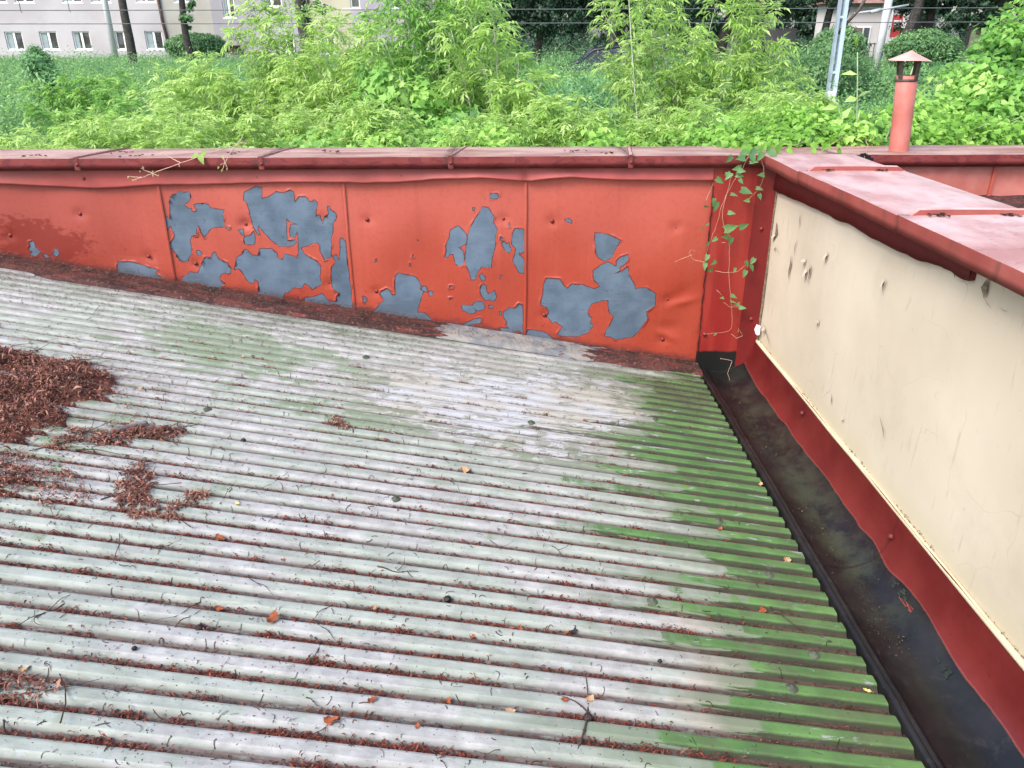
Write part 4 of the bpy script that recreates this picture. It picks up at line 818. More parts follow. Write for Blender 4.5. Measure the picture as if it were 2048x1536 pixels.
heap('litter_heap', [(-1.95, 2.34), (-1.60, 2.33), (-1.42, 2.28), (-1.34, 2.12), (-1.42, 2.06), (-1.52, 2.16), (-1.54, 1.98), (-1.66, 1.84), (-1.95, 1.80)], 7000, .026, 'ragged fringe of leaf litter just in front of the largest heap', 4, 20)
heap('litter_heap', [(-1.5, 1.44), (-1.12, 1.43), (-1.06, 1.40), (-1.10, 1.36), (-1.5, 1.36)], 900, .022, 'low clump of reddish litter at the lower left edge', 5, 8)
heap('litter_heap', [(-.735, 2.86), (-.70, 2.905), (-.655, 2.90), (-.65, 2.86), (-.69, 2.84)], 420, .028, 'small lone dark clump of litter in the middle of the roof', 6, 2)

def on_roof(x, y, lift=.003): return float(roof_z(x, y)) + lift
def twig(x, y, L, a, bend, fork, label, r0=.0022):
    m = MB(); t_ = np.linspace(0, 1, 9); px = x + np.cos(a + bend * t_) * L * t_; py = y + np.sin(a + bend * t_) * L * t_
    zz = np.maximum.accumulate(np.array([on_roof(p, q, 0) for p, q in zip(px, py)])) if False else np.array([float(rz(p)) for p in px]) + .003
    pts = np.column_stack([px, py, zz + .004 * np.sin(t_ * 9 + x * 30)]); m.tube(pts, np.linspace(r0, r0 * .35, 9), 5)
    if fork:
        i = 4; b = a + bend * .5 + .8 * fork; t2 = np.linspace(0, 1, 6); q = np.column_stack([px[i] + np.cos(b + .6 * t2) * L * .45 * t2, py[i] + np.sin(b + .6 * t2) * L * .45 * t2, zz[i] + .01 * t2 + .002])
        m.tube(q, np.linspace(r0 * .7, r0 * .3, 6), 5)
    for j in (2, 5): m.lathe([(0, -.001), (r0 * 1.5, 0), (0, r0 * 1.6)], tuple(pts[j]), 5)
    o = m.build('twig', M['twig'], smooth=True); return tag(o, label, 'twig', 'twigs scattered on the roof')
TW=[(0.163,1.388,0.264,1.614,1,'thick pale-ended forked twig near the bottom of the roof, beside a round dark pod',0.0035),
(0.848,2.043,0.950,1.867,0,'long straight dark twig lying across the green ribs by the gutter',0.002),
(-1.166,1.979,-1.101,1.836,0,'short upright dark twig on the ribs near the left edge',0.0016),
(-0.876,1.630,-0.851,1.713,0,'short twig touching the round grey seed disc',0.0018),
(-0.505,1.640,-0.493,1.534,0,'twig standing across a furrow right of the left-hand debris',0.0018),
(0.131,2.238,0.193,2.154,1,'sharply kinked dark twig right of centre',0.0016),
(-0.073,2.220,-0.006,2.110,1,'long thin twin stalk ending in a red tuft at the centre',0.0013),
(-0.405,1.985,-0.287,1.949,1,'dark forked twig lying along a furrow below the centre',0.0022),
(0.656,1.970,0.699,1.920,0,'short dark twig just left of the long straight one',0.0022),
(-0.280,2.711,-0.208,2.653,0,'thin black twig up and left of the big pale dead leaf',0.0013),
(0.053,2.669,0.145,2.733,0,'thin black twig right of the big pale dead leaf',0.0013),
(-0.946,2.200,-0.946,2.358,0,'thin twig on the ribs right of the litter hook',0.0014),
(-0.508,1.457,-0.460,1.425,0,'crooked twig lying over the furrow at the lower left',0.0018),
(-0.848,1.734,-0.896,1.617,0,'slim twig rising left of the round grey seed disc',0.0012),
(-0.503,1.792,-0.562,1.718,0,'pair-like slim twig near two short ones',0.0016),
(-0.534,1.713,-0.458,1.668,0,'dark twig slanting down right in the lower middle-left',0.0016),
(-0.406,1.395,-0.487,1.340,0,'slim dark twig near the bottom below the middle-left',0.0016),
(-1.722,2.360,-1.727,2.761,1,'long bare stalk leaning over the biggest litter heap',0.0022),
(-2.133,3.092,-2.014,3.294,1,'long pale stalk behind the biggest litter heap',0.0016),
(-1.622,2.354,-1.489,2.563,0,'brown stalk poking out of the biggest heap to the right',0.0018),
(-1.501,2.408,-1.286,2.454,0,'dark stalk reaching right from the litter tongue',0.0018),
(-1.990,3.541,-2.013,3.797,0,'thin twig lying near the parapet apron at the far left',0.0014),
(-1.762,4.337,-1.600,4.139,0,'thin twig on the brown apron below the second sheet',0.0014),
(-0.415,1.573,-0.413,1.497,0,'small arched twig left of the bottom middle',0.0012),
(-0.749,1.853,-0.657,1.826,0,'small bowed twig in a furrow left of the centre',0.0014),
(-1.058,1.928,-0.992,1.981,0,'small bowed twig on a rib at the left',0.0014),
(-1.167,1.662,-1.256,1.551,1,'long stalk running into the left edge low down',0.0018),
(-1.208,1.596,-1.178,1.710,0,'brown stalk crossing two ribs at the lower left',0.0016),
(-0.808,2.413,-0.831,2.307,0,'short dark twig between the hook and the middle of the roof',0.0014),
(-0.576,1.973,-0.625,1.926,0,'tiny dark twig above the red tuft row at middle-left',0.0012),
(-0.025,1.362,-0.071,1.327,0,'tiny dark bent twig at the bottom centre',0.0012),
(-0.188,1.339,-0.139,1.298,1,'pale-tipped pod stalk at the bottom centre-left',0.002),
]
LV=[(-0.165,2.646,0.034,'p','large curled pale dead leaf in the middle of the roof'),
(0.184,1.819,0.03,'d','dark crumpled leaf with an orange scrap beside it'),
(0.164,1.807,0.014,'o','orange leaf scrap against the dark crumpled leaf'),
(1.005,2.337,0.026,'p','pale pink-brown leaf lying on bright green ribs by the gutter'),
(1.068,2.883,0.022,'p','small pale orange leaf at the gutter edge on green ribs'),
(0.818,2.025,0.024,'o','orange star-shaped leaf scrap on the green ribs'),
(1.038,1.723,0.018,'y','yellowish curled leaf on the green ribs near the gutter'),
(-0.645,1.702,0.035,'o','shaggy orange-brown leaf clump on the ribs at middle-left'),
(-0.792,1.725,0.022,'o','orange leaf right of the round grey seed disc'),
(-0.891,2.030,0.03,'o','broad orange-brown leaf tuft left of centre'),
(-0.386,1.810,0.018,'p','pale folded leaf on a furrow in the lower middle'),
(0.001,1.792,0.02,'o','bright orange leaf with two lobes below the centre'),
(0.030,1.797,0.02,'o','orange leaf touching the two-lobed one on its right'),
(-0.508,1.593,0.014,'o','small upright orange leaf on a twig'),
(-0.105,1.741,0.016,'o','rusty curled leaf in a furrow left of the two-lobed leaf'),
(-0.158,1.496,0.018,'o','orange leaf in a furrow near the bottom centre'),
(-0.000,1.488,0.022,'p','pale ragged leaf in a furrow near the bottom centre'),
(-2.108,4.067,0.02,'y','yellow-brown leaf on the apron under the first sheet'),
(-2.173,4.013,0.018,'p','olive curled leaf on the apron left of the yellow-brown one'),
(-1.224,3.372,0.016,'p','small cream leaf on the ribs at upper left'),
(-1.194,3.422,0.012,'o','tiny orange leaf beside the small cream one'),
(-1.502,2.937,0.024,'p','pale brown shrivelled leaf right of the largest heap'),
(0.354,3.259,0.016,'o','yellow-rimmed orange leaf above and right of the big pale leaf'),
(0.210,1.553,0.022,'p','ragged pale-brown leaf beside the thick twig'),
(-0.224,1.400,0.014,'o','round rusty leaf at the bottom left of centre'),
(-0.894,2.213,0.016,'y','yellowish scrap on the ribs below the litter hook'),
(-0.688,1.973,0.014,'o','small bright orange leaf on a crest left of centre'),
(-0.340,1.464,0.02,'o','orange leaf pressed in a furrow, bottom middle-left'),
(0.143,1.539,0.016,'o','slim rusty leaf on a pale crest near the thick twig'),
(-1.150,1.441,0.02,'p','pale leaf on the low left clump'),
(-0.422,1.386,0.03,'o','brown leaf tuft at the bottom left of centre'),
(0.790,2.469,0.02,'o','orange leaf in a furrow where the green ribs begin'),
]
PD=[(-0.818,1.640,0.012,'round grey seed disc on a rib at the left'),
(-1.000,2.628,0.011,'round dark pod beside a red tuft right of the litter tongue'),
(-0.185,1.885,0.011,'round dark pod in a furrow below the centre'),
(0.198,1.493,0.014,'large round dark pod beside the thick forked twig'),
(0.430,1.740,0.006,'tiny dark pod on a pinkish rib'),
(-0.938,1.536,0.007,'small black seed on a rib at the lower left'),
]

for x0, y0, x1, y1, fk, lb, r_ in TW:
    twig(x0, y0, math.hypot(x1 - x0, y1 - y0), math.atan2(y1 - y0, x1 - x0), random.uniform(-.35, .35), fk, lb, r_)
def dry_leaf(x, y, s, kind, label):
    m = MB(); n = 9; a = random.uniform(0, 6.28); c = random.uniform(.5, 1.3); g = []
    for i in range(n):
        u = i / (n - 1); w = s * .42 * math.sin(math.pi * min(1, u * .96 + .04)) ** .7 * (1 + .35 * math.sin(u * 17 + x * 9)); row = []
        for j in range(7):
            v = j / 3 - 1
            px = (u - .5) * s * 1.3; py = v * w; pz = .35 * s * c * (abs(v) ** 1.5) * (.5 + .5 * math.sin(u * 5 + v * 2 + x)) + .3 * s * (u - .5) ** 2 * 2 + .0015 + random.uniform(0, .06) * s
            row.append((x + px * math.cos(a) - py * math.sin(a), y + px * math.sin(a) + py * math.cos(a), pz + max(on_roof(x, y, 0), float(rz(x)) - .010) + .001))
        g.append(row)
    m.sheet(g)
    m.tube([g[-1][3], (g[-1][3][0] + .3 * s * math.cos(a), g[-1][3][1] + .3 * s * math.sin(a), g[-1][3][2] + .003)], s * .025, 4)
    mt = {'p': M['paleleaf'], 'o': M['dryleaf'], 'd': M['pod'], 'y': M['yleaf']}[kind]
    tag(m.build('dry_leaf', mt, smooth=True), label, 'dead leaf', 'dead leaves on the roof')
M['yleaf'] = simple('yellow_dry_leaf', (.50, .42, .14), .7, .2, 40)
for a in LV: dry_leaf(*a)
for x, y, s, lb in PD:
    m = MB(); q = []
    for i in range(9):
        t_ = -math.pi / 2 + math.pi * i / 8; q.append((max(.0001, s * math.cos(t_) * (1 + .0 * i)), s * .8 * math.sin(t_) + s * .75))
    m.lathe(q, (x, y, max(on_roof(x, y, 0), float(rz(x)) - .012)), 14)
    for vv in m.V: vv += (np.stack([fbm(vv[:, 0] * 300, vv[:, 2] * 300, 2), fbm(vv[:, 1] * 300, vv[:, 0] * 300, 2), fbm(vv[:, 2] * 300, vv[:, 1] * 300, 2)], -1) - .5) * s * .5
    m.tube([(x, y, m.V[0][:, 2].max() - .002), (x + s * .5, y + s * .3, m.V[0][:, 2].max() + s * .4)], s * .1, 4)
    tag(m.build('seed_pod', M['pod'], smooth=True), lb, 'seed pod', 'seed pods on the roof')
m = MB()  # flat weathered chip of bark
m.box((-1.40, 2.60, float(rz(-1.40)) + .010), (.13, .030, .008), .55, top=.9); m.box((-1.345, 2.628, float(rz(-1.345)) + .012), (.05, .02, .006), .4, top=.8)
tag(m.build('bark_chip', simple('grey_bark', (.16, .13, .13), .9, .3, 50)), 'flat grey chip of bark beside the largest litter heap', 'bark chip')
# ================================================================== VEGETATION TOOLS
def nrm(v): return v / (np.linalg.norm(v, axis=-1, keepdims=True) + 1e-12)
UP = np.array([0, 0, 1.])
def leaf_quads(Pb, D, N, L, W, fold=.12):
    S = np.cross(D, N); S = nrm(S); N2 = np.cross(S, D)
    mid = Pb + D * (L * .42)[:, None] ; tip = Pb + D * L[:, None] - N2 * (L * .12)[:, None]
    a = mid - S * (W / 2)[:, None] + N2 * (W * fold)[:, None]; b = mid + S * (W / 2)[:, None] + N2 * (W * fold)[:, None]
    V = np.stack([Pb, a, tip, b], 1).reshape(-1, 3); I = np.arange(len(Pb))[:, None] * 4
    return V, np.concatenate([I + [0, 1, 2], I + [0, 2, 3]])
def compound(Pb, D, L, ll, lw, rng, pairs=3, droop=.35):
    """pinnate leaves: rachis hidden, leaflets hanging from it"""
    n = len(Pb); Ps = []; Ds = []; Ls = []; id_ = []
    S = nrm(np.cross(D, UP) + 1e-6)
    for s in list(np.linspace(.3, .85, pairs)) + [1.0]:
        c = Pb + D * (L * s)[:, None] - UP * (L * droop * s * s)[:, None]
        T = nrm(D - UP * (2 * droop * s))
        for sd in ((-1, 1) if s < 1 else (0,)):
            d = nrm(T * (.75 if sd else 1) + S * sd * .8 - UP * .35 + rng.normal(0, .18, (n, 3)))
            Ps.append(c); Ds.append(d); Ls.append(ll * rng.uniform(.75, 1.2, n) * (1.15 if not sd else 1)); id_.append(np.arange(n))
    Pb = np.concatenate(Ps); D = np.concatenate(Ds); Lq = np.concatenate(Ls); id_ = np.concatenate(id_)
    N = nrm(UP + rng.normal(0, .45, (len(Pb), 3)))
    V, F = leaf_quads(Pb, D, N, Lq, Lq * lw)
    base = rng.random(n)[id_] * .75 + rng.random(len(Pb)) * .25
    return V, F, np.repeat(base, 4)
def join(parts):
    V = []; F = []; A = []; n = 0
    for v, f, a in parts: V.append(v); F.append(f + n); A.append(a); n += len(v)
    return np.concatenate(V), np.concatenate(F), np.concatenate(A)
def bez(p0, p1, p2, n=9):
    t_ = np.linspace(0, 1, n)[:, None]; return (1 - t_) ** 2 * np.array(p0) + 2 * t_ * (1 - t_) * np.array(p1) + t_ ** 2 * np.array(p2)
def frond_shrub(name, label, cat, base, tips, seed, nb=16, bl=.55, nl=9, ll=.072, lw=.25, mat='leaf_y', stem='stemw', r0=.012, group=None, up=.35, start=.15, rach=.17):
    """many-stemmed shrub of arching shoots with pinnate leaves (ash-leaved maple, elder)"""
    rng = np.random.default_rng(seed); root = empty(name, base, label=label, cat=cat, group=group); sm = MB(); parts = []
    base = np.array(base, float)
    for tip in tips:
        tip = np.array(tip, float); b = base + rng.normal(0, .06, 3) * [1, 1, 0]
        mid = (b + tip) / 2 + np.array([(b[0] - tip[0]) * .18, (b[1] - tip[1]) * .18, .12 * (tip[2] - b[2])]) + rng.normal(0, .05, 3)
        c = bez(b, mid, tip, 14); sm.tube(c, np.linspace(r0, r0 * .22, 14), 5)
        H = np.linalg.norm(tip - b)
        k = int(nb * 1.55)
        ts = np.sort(rng.uniform(start, 1, k)); 
        for t_ in ts:
            i = t_ * 13; i0 = int(min(i, 12)); p = c[i0] + (c[i0 + 1] - c[i0]) * (i - i0)
            a = rng.uniform(0, 6.283); l = bl * (1.1 - .75 * t_) * rng.uniform(.6, 1.2)
            d = nrm(np.array([math.cos(a), math.sin(a), up + .5 * t_]))
            q = bez(p, p + d * l * .5 + UP * .05 * l, p + d * l + UP * (-.12 + .1 * t_) * l, 6)
            sm.tube(q, np.linspace(r0 * .3, r0 * .12, 6), 3, cap=False)
            m = max(4, int(nl * 1.35 * (1.1 - .5 * t_)))
            s_ = rng.uniform(.15, 1, m) * 5; j = np.minimum(s_.astype(int), 4); pp = q[j] + (q[j + 1] - q[j]) * (s_ - j)[:, None]
            dd = nrm(d[None] * .6 + rng.normal(0, .75, (m, 3)) + [0, 0, .15])
            parts.append(compound(pp, dd, np.full(m, rach) * rng.uniform(.7, 1.2, m), ll, lw, rng))
        m = 7; dd = nrm(rng.normal(0, .6, (m, 3)) + [0, 0, .9]); parts.append(compound(np.repeat(tip[None], m, 0), dd, np.full(m, rach * .8), ll, lw, rng))
    sm.build('stem', M[stem], root, True)
    V, F, A = join(parts); mesh_np('foliage', V, F, M[mat], root, attrs={'rnd': A}); return root
def heart(Pb, D, N, L, W):
    """heart shaped leaf, 6 vertices round + centre"""
    S = nrm(np.cross(D, N)); N2 = np.cross(S, D); sh = [(0, 0, 0), (-.12, .42, .02), (.28, .52, .05), (.65, .28, .02), (1.0, 0, -.12), (.65, -.28, .02), (.28, -.52, .05), (-.12, -.42, .02)]
    V = np.stack([Pb + D * (L * a)[:, None] + S * (W * b)[:, None] + N2 * (L * c)[:, None] for a, b, c in sh], 1)
    cen = (Pb + D * (L * .45)[:, None] - N2 * (L * .03)[:, None])[:, None]; V = np.concatenate([V, cen], 1).reshape(-1, 3)
    I = np.arange(len(Pb))[:, None] * 9; return V, np.concatenate([I + [i, (i + 1) % 8, 8] for i in range(8)])
def star(Pb, D, N, L, W):
    S = nrm(np.cross(D, N)); N2 = np.cross(S, D); sh = [(0, 0, 0), (.0, .45, .05), (.25, .30, .0), (.62, .50, .05), (.6, .22, 0), (1.05, 0, -.08), (.6, -.22, 0), (.62, -.50, .05), (.25, -.3, 0), (0, -.45, .05)]
    V = np.stack([Pb + D * (L * a)[:, None] + S * (W * b)[:, None] + N2 * (L * c)[:, None] for a, b, c in sh], 1)
    cen = (Pb + D * (L * .4)[:, None])[:, None]; V = np.concatenate([V, cen], 1).reshape(-1, 3)
    I = np.arange(len(Pb))[:, None] * 11; return V, np.concatenate([I + [i, (i + 1) % 10, 10] for i in range(10)])
def mound(name, label, cat, blobs, n, L, seed, mat='leaf_v', shape='heart', depth=.12, kind=None, group=None, stems=12, parent=None):
    """leaves over a union of ellipsoids, facing outwards and up, some inside"""
    rng = np.random.default_rng(seed); B = np.array(blobs, float)   # cx cy cz rx ry rz
    wt = (B[:, 3] * B[:, 4] + B[:, 3] * B[:, 5]); wt /= wt.sum(); k = rng.choice(len(B), n, p=wt); d = nrm(rng.normal(0, 1, (n, 3)) + [0, -.35, .45])
    rr_ = 1 - depth / B[k, 3:].mean(1) * rng.exponential(.6, n); rr_ = np.clip(rr_ + rng.normal(0, .05, n), .1, 1.3)
    nz_ = .82 + .36 * fbm(d[:, 0] * 3 + k * 2.3, d[:, 2] * 3 + d[:, 1] * 3, 3)
    Pb = B[k, :3] + d * B[k, 3:] * (rr_ * nz_)[:, None]
    N = nrm(d / B[k, 3:] * B[k, 3:].mean(1)[:, None] * .6 + UP * .6 + [0, -.25, 0] + rng.normal(0, .38, (n, 3))); D = nrm(np.cross(N, rng.normal(0, 1, (n, 3)))); D = nrm(D - UP * .45)
    Lq = L * rng.uniform(.5, 1.25, n); f = heart if shape == 'heart' else star if shape == 'star' else leaf_quads
    V, F = f(Pb, D, N, Lq, Lq * (.8 if shape != 'quad' else .45)); m_ = {'heart': 9, 'star': 11}.get(shape, 4)
    hue = np.clip(rng.random(n) * .5 + 1.1 * (fbm(Pb[:, 0] * 3.5, Pb[:, 2] * 5 + Pb[:, 1], 3) - .28) + .12 * (Pb[:, 2] - Pb[:, 2].mean()) / (Pb[:, 2].std() + .01) * .5, 0, 1)
    c = B[:, :3].mean(0); root = empty(name, (c[0], c[1], float(B[:, 2].min() - B[:, 5].max())), label=label, cat=cat, kind=kind, group=group)
    mesh_np('foliage', V, F, M[mat], root, attrs={'rnd': np.repeat(hue, m_)})
    if stems:
        sm = MB()
        for i in range(stems):
            b = B[rng.integers(len(B))]; p0 = np.array([c[0], c[1], float((B[:, 2] - B[:, 5]).min())]); p2 = b[:3] + nrm(rng.normal(0, 1, 3) + [0, 0, .6]) * b[3:] * .95
            sm.tube(bez(p0, (p0 + p2) / 2 + rng.normal(0, .15, 3) * b[3:], p2, 7), np.linspace(.012, .004, 7) * (L / .08) ** .5, 4)
        sm.build('stem', M['bark' if L > .12 else 'stemg'], root, True)
    return root
def tree(name, label, x, y, h_trunk, blobs, n, L, seed, r=.2, lean=0., mat='leaf_d', group=None, limbs=5, ivy=None, curve=0.):
    rng = np.random.default_rng(seed); zb = float(ground_z(x, y)); root = empty(name, (x, y, zb), label=label, cat='tree', group=group)
    m = MB(); t_ = np.linspace(0, 1, 14); c = np.column_stack([x + lean * t_ + curve * np.sin(t_ * 3.1) + .04 * np.sin(t_ * 11 + seed), y + 0 * t_, zb - .2 + h_trunk * t_])
    m.tube(c, r * (1.15 - .55 * t_) + .25 * r * np.exp(-t_ * 18), 10)
    for i in range(limbs):
        k = int(7 + 6 * i / max(1, limbs - 1)); a = rng.uniform(0, 6.28); l = rng.uniform(.8, 2.2)
        m.tube(bez(c[k], c[k] + [math.cos(a) * l * .5, math.sin(a) * l * .5, l * .5], c[k] + [math.cos(a) * l, math.sin(a) * l, l * 1.2], 7), np.linspace(r * .4, r * .1, 7), 6)
    m.build('trunk', M['bark'], root, True)
    def cloud(B, n, nm, mt, L, seed2):
        rg = np.random.default_rng(seed2); B = np.array(B, float); wt = B[:, 3] * B[:, 4] * B[:, 5]; wt /= wt.sum()
        # clumps inside each blob, leaves inside each clump
        nc = max(6, n // 90); k = rg.choice(len(B), nc, p=wt); d = nrm(rg.normal(0, 1, (nc, 3))); cc = B[k, :3] + d * B[k, 3:] * (rg.random(nc) ** .45)[:, None]
        j = rg.integers(0, nc, n); rc = (B[:, 3:].mean() * .20) * rg.uniform(.5, 1.4, nc)
        off = rg.normal(0, 1, (n, 3)) * [1, 1, .6]; Pb = cc[j] + off * rc[j][:, None] * .6
        N = nrm(off + UP * 1.2 + rg.normal(0, .4, (n, 3))); D = nrm(np.cross(N, rg.normal(0, 1, (n, 3))) - UP * .3); Lq = L * rg.uniform(.6, 1.3, n)
        V, F = leaf_quads(Pb, D, N, Lq, Lq * .5); hue = np.clip(rg.random(nc)[j] * .6 + rg.random(n) * .3 + .12 * off[:, 2], 0, 1)
        mesh_np(nm, V, F, M[mt], root, attrs={'rnd': np.repeat(hue, 4)})
    if blobs: cloud(blobs, n, 'crown', mat, L, seed + 1)
    if ivy: cloud(ivy, 3500, 'ivy', 'leaf_h', .16, seed + 2)
    return root

# ================================================================== BEHIND THE PARAPET: near shrubs
G1 = 'self-sown shrubs behind the parapet'
frond_shrub('maple_shrub', 'tall feathery yellow-green shrub with two slim spires left of the centre', 'shrub', (-2.1, 8.6, -2.2),
    [(-2.62, 8.8, .55), (-2.5, 8.7, .25), (-2.22, 8.9, .50), (-2.3, 8.5, .1), (-2.9, 8.5, -.35), (-3.2, 8.4, -.45), (-2.7, 8.2, -.5), (-1.9, 8.3, -.15), (-1.6, 8.4, -.1), (-1.35, 8.5, -.3), (-2.0, 8.0, -.25), (-1.5, 8.1, -.2), (-2.45, 8.7, .1), (-2.7, 8.6, .0), (-2.0, 8.7, .15), (-1.8, 8.6, .2), (-2.4, 8.1, -.7), (-3.3, 8.2, -.65), (-1.2, 8.2, -.6)], 11, nb=17, bl=.42, nl=8, group=G1)
frond_shrub('maple_shrub', 'broad dense green shrub with a dark hollow low in its middle, left of centre', 'shrub', (-.55, 7.6, -2.2),
    [(-.95, 7.7, .35), (-.7, 7.8, .55), (-.45, 7.7, .50), (-.2, 7.8, .40), (-.05, 7.7, .1), (-1.1, 7.6, 0), (-1.3, 7.5, -.2), (.1, 7.5, -.2), (.25, 7.4, -.45), (-.9, 7.9, .1), (-.35, 8.1, .2), (-.6, 8.0, .0), (-.1, 8.0, -.1), (.2, 7.6, -.6), (-1.3, 7.4, -.5), (-.3, 7.5, -.35)], 12, nb=18, bl=.42, nl=9, ll=.07, mat='leaf_g', group=G1)
frond_shrub('maple_shrub', 'bright feathery shoots leaning over the right side of the broad dense shrub', 'shrub', (.0, 7.1, -2.2),
    [(-.35, 7.0, .3), (-.15, 7.1, .35), (-.1, 6.9, .05), (.1, 6.9, -.2), (.28, 6.8, -.35), (-.45, 7.0, .05), (.22, 6.7, -.55), (-.05, 6.7, -.4)], 21, nb=15, bl=.36, nl=8, group=G1)
frond_shrub('maple_shrub', 'large feathery shrub with pale thin stems right of the centre', 'shrub', (1.75, 8.4, -2.2),
    [(1.15, 8.3, .5), (1.35, 8.5, .55), (.9, 8.3, .25), (1.6, 8.6, .35), (2.05, 8.5, .28), (2.35, 8.4, .22), (1.8, 8.2, .0), (1.35, 8.1, -.05), (1.0, 8.1, -.25), (2.2, 8.1, -.25), (2.55, 8.2, -.35), (1.6, 8.0, -.35), (1.9, 7.9, -.55), (2.4, 7.9, -.6), (1.1, 8.0, -.5), (2.7, 8.1, -.65), (1.4, 7.8, -.7)], 13, nb=18, bl=.45, nl=8, group=G1)
frond_shrub('maple_shrub', 'feathery shrub filling the gap between the two-spired shrub and the dense central one', 'shrub', (-1.5, 8.0, -2.2),
    [(-1.75, 8.0, -.05), (-1.55, 8.1, .1), (-1.35, 8.0, .0), (-1.2, 7.9, .12), (-1.9, 7.9, -.3), (-1.1, 7.7, -.35), (-1.6, 7.7, -.4)], 22, nb=14, bl=.4, nl=8, group=G1)
frond_shrub('maple_shrub', 'low feathery shrub sloping down left of the two-spired shrub', 'shrub', (-3.2, 8.6, -2.2),
    [(-3.5, 8.6, -.35), (-3.25, 8.7, -.25), (-3.0, 8.5, -.2), (-3.7, 8.5, -.55), (-3.3, 8.3, -.5), (-2.8, 8.3, -.4)], 23, nb=12, bl=.36, nl=8, group=G1)
frond_shrub('maple_shrub', 'feathery shoots at the right end of the large feathery shrub', 'shrub', (2.5, 8.4, -2.2),
    [(2.35, 8.5, .32), (2.55, 8.5, .18), (2.7, 8.4, -.1), (2.85, 8.3, -.4), (2.4, 8.3, -.2), (2.2, 8.4, .45), (2.7, 8.1, -.5)], 24, nb=14, bl=.36, nl=8, group=G1)
frond_shrub('maple_shrub', 'upright leafy shrub in the back left of the dense central shrub', 'shrub', (-.9, 8.6, -2.2),
    [(-1.2, 8.6, .5), (-1.0, 8.7, .7), (-.75, 8.6, .75), (-.5, 8.8, .7), (-1.35, 8.6, .15), (-.3, 8.7, .55)], 25, nb=16, bl=.45, nl=9, mat='leaf_g', group=G1)
# bare pale stems in front of that shrub
root = empty('sapling', (1.0, 7.6, -1.8), label='thin pale curved sapling stem rising before the large feathery shrub', cat='sapling'); m = MB()
m.tube(bez((1.30, 7.2, -1.6), (1.10, 7.3, -.5), (1.02, 7.5, .6), 14), np.linspace(.007, .004, 14), 6); m.build('stem', M['stemw'], root, True)
rng = np.random.default_rng(44); q = bez((1.30, 7.2, -1.6), (1.10, 7.3, -.5), (1.02, 7.5, .6), 30)[15:]; k = rng.integers(0, 15, 60); V, F, A = compound(q[k], nrm(rng.normal(0, .8, (60, 3)) + [0, 0, .1]), np.full(60, .17), .075, .3, rng)
mesh_np('foliage', V, F, M['leaf_y'], root, attrs={'rnd': A})
# low yellow-green elder-like weeds at the left
for j, (x, y, z, q, lb) in enumerate(((-5.2, 10.5, -.75, 1.0, 'pale green elder clump on the near bank at far left'), (-4.0, 9.6, -.72, .8, 'pale green elder clump between the far-left clump and the low feathery shrub'), (-6.2, 12.5, -.62, 1.0, 'taller elder clump behind the far-left clumps'), (-4.6, 12.0, -.55, .8, 'elder clump in front of the clipped round shrub'))):
    r = np.random.default_rng(160 + j); tips = [(x + r.uniform(-q, q) * .8, y + r.uniform(-.5, .5), z + r.uniform(-.4, .12)) for _ in range(16)]
    frond_shrub('elder_bush', lb, 'shrub', (x, y, -2.2), tips, 170 + j, nb=10, bl=.32, nl=7, ll=.075, lw=.3, mat='leaf_g', stem='stemg', r0=.008, start=.3, rach=.15, group='elder clumps on the near bank')
i = 0
for (x, y, h, w, lb) in ((-2.55, 6.2, -.56, .35, 'yellow-green bushy weed nearest the feathery spires'), (-3.1, 6.4, -.62, .4, 'yellow-green bushy weed with the tallest feathery crown at left'), (-2.2, 5.9, -.66, .3, 'low yellow-green weed just over the coping left of the first big shrub'),
                         (-3.7, 6.5, -.70, .4, 'yellow-green weed second from the left edge'), (-4.2, 6.6, -.74, .4, 'pale yellow-green weed at the far left behind the coping'), (-2.75, 5.6, -.72, .3, 'short yellow-green weed close behind the coping'), (-3.45, 5.8, -.75, .35, 'short spreading weed close behind the coping at left'), (-1.75, 6.6, -.55, .35, 'yellow-green weed under the left of the first big shrub'),
    (-1.05, 5.9, -.50, .35, 'feathery weed rising from the creeper under the dense central shrub'), (-.1, 5.8, -.56, .3, 'feathery weed rising from the creeper just left of the centre line'), (.45, 6.0, -.46, .3, 'feathery weed rising from the creeper at the foot of the gap'), (1.2, 5.9, -.50, .3, 'feathery weed rising from the creeper below the pale sapling stem'), (1.75, 6.0, -.48, .35, 'feathery weed behind the wall junction'), (2.3, 6.6, -.50, .35, 'feathery weed between the wall junction and the vent pipe')):
    i += 1; r = np.random.default_rng(60 + i)
    tips = [(x + r.uniform(-w, w), y + r.uniform(-w, w), h + r.uniform(-.28, .03)) for _ in range(22)]
    frond_shrub('elder_bush', lb, 'weed', (x, y, -1.9), tips, 70 + i, nb=9, bl=.24, nl=6, ll=.055, lw=.26, mat='leaf_y', stem='stemg', r0=.006, group='yellow-green weeds behind the parapet', start=.35, rach=.12)
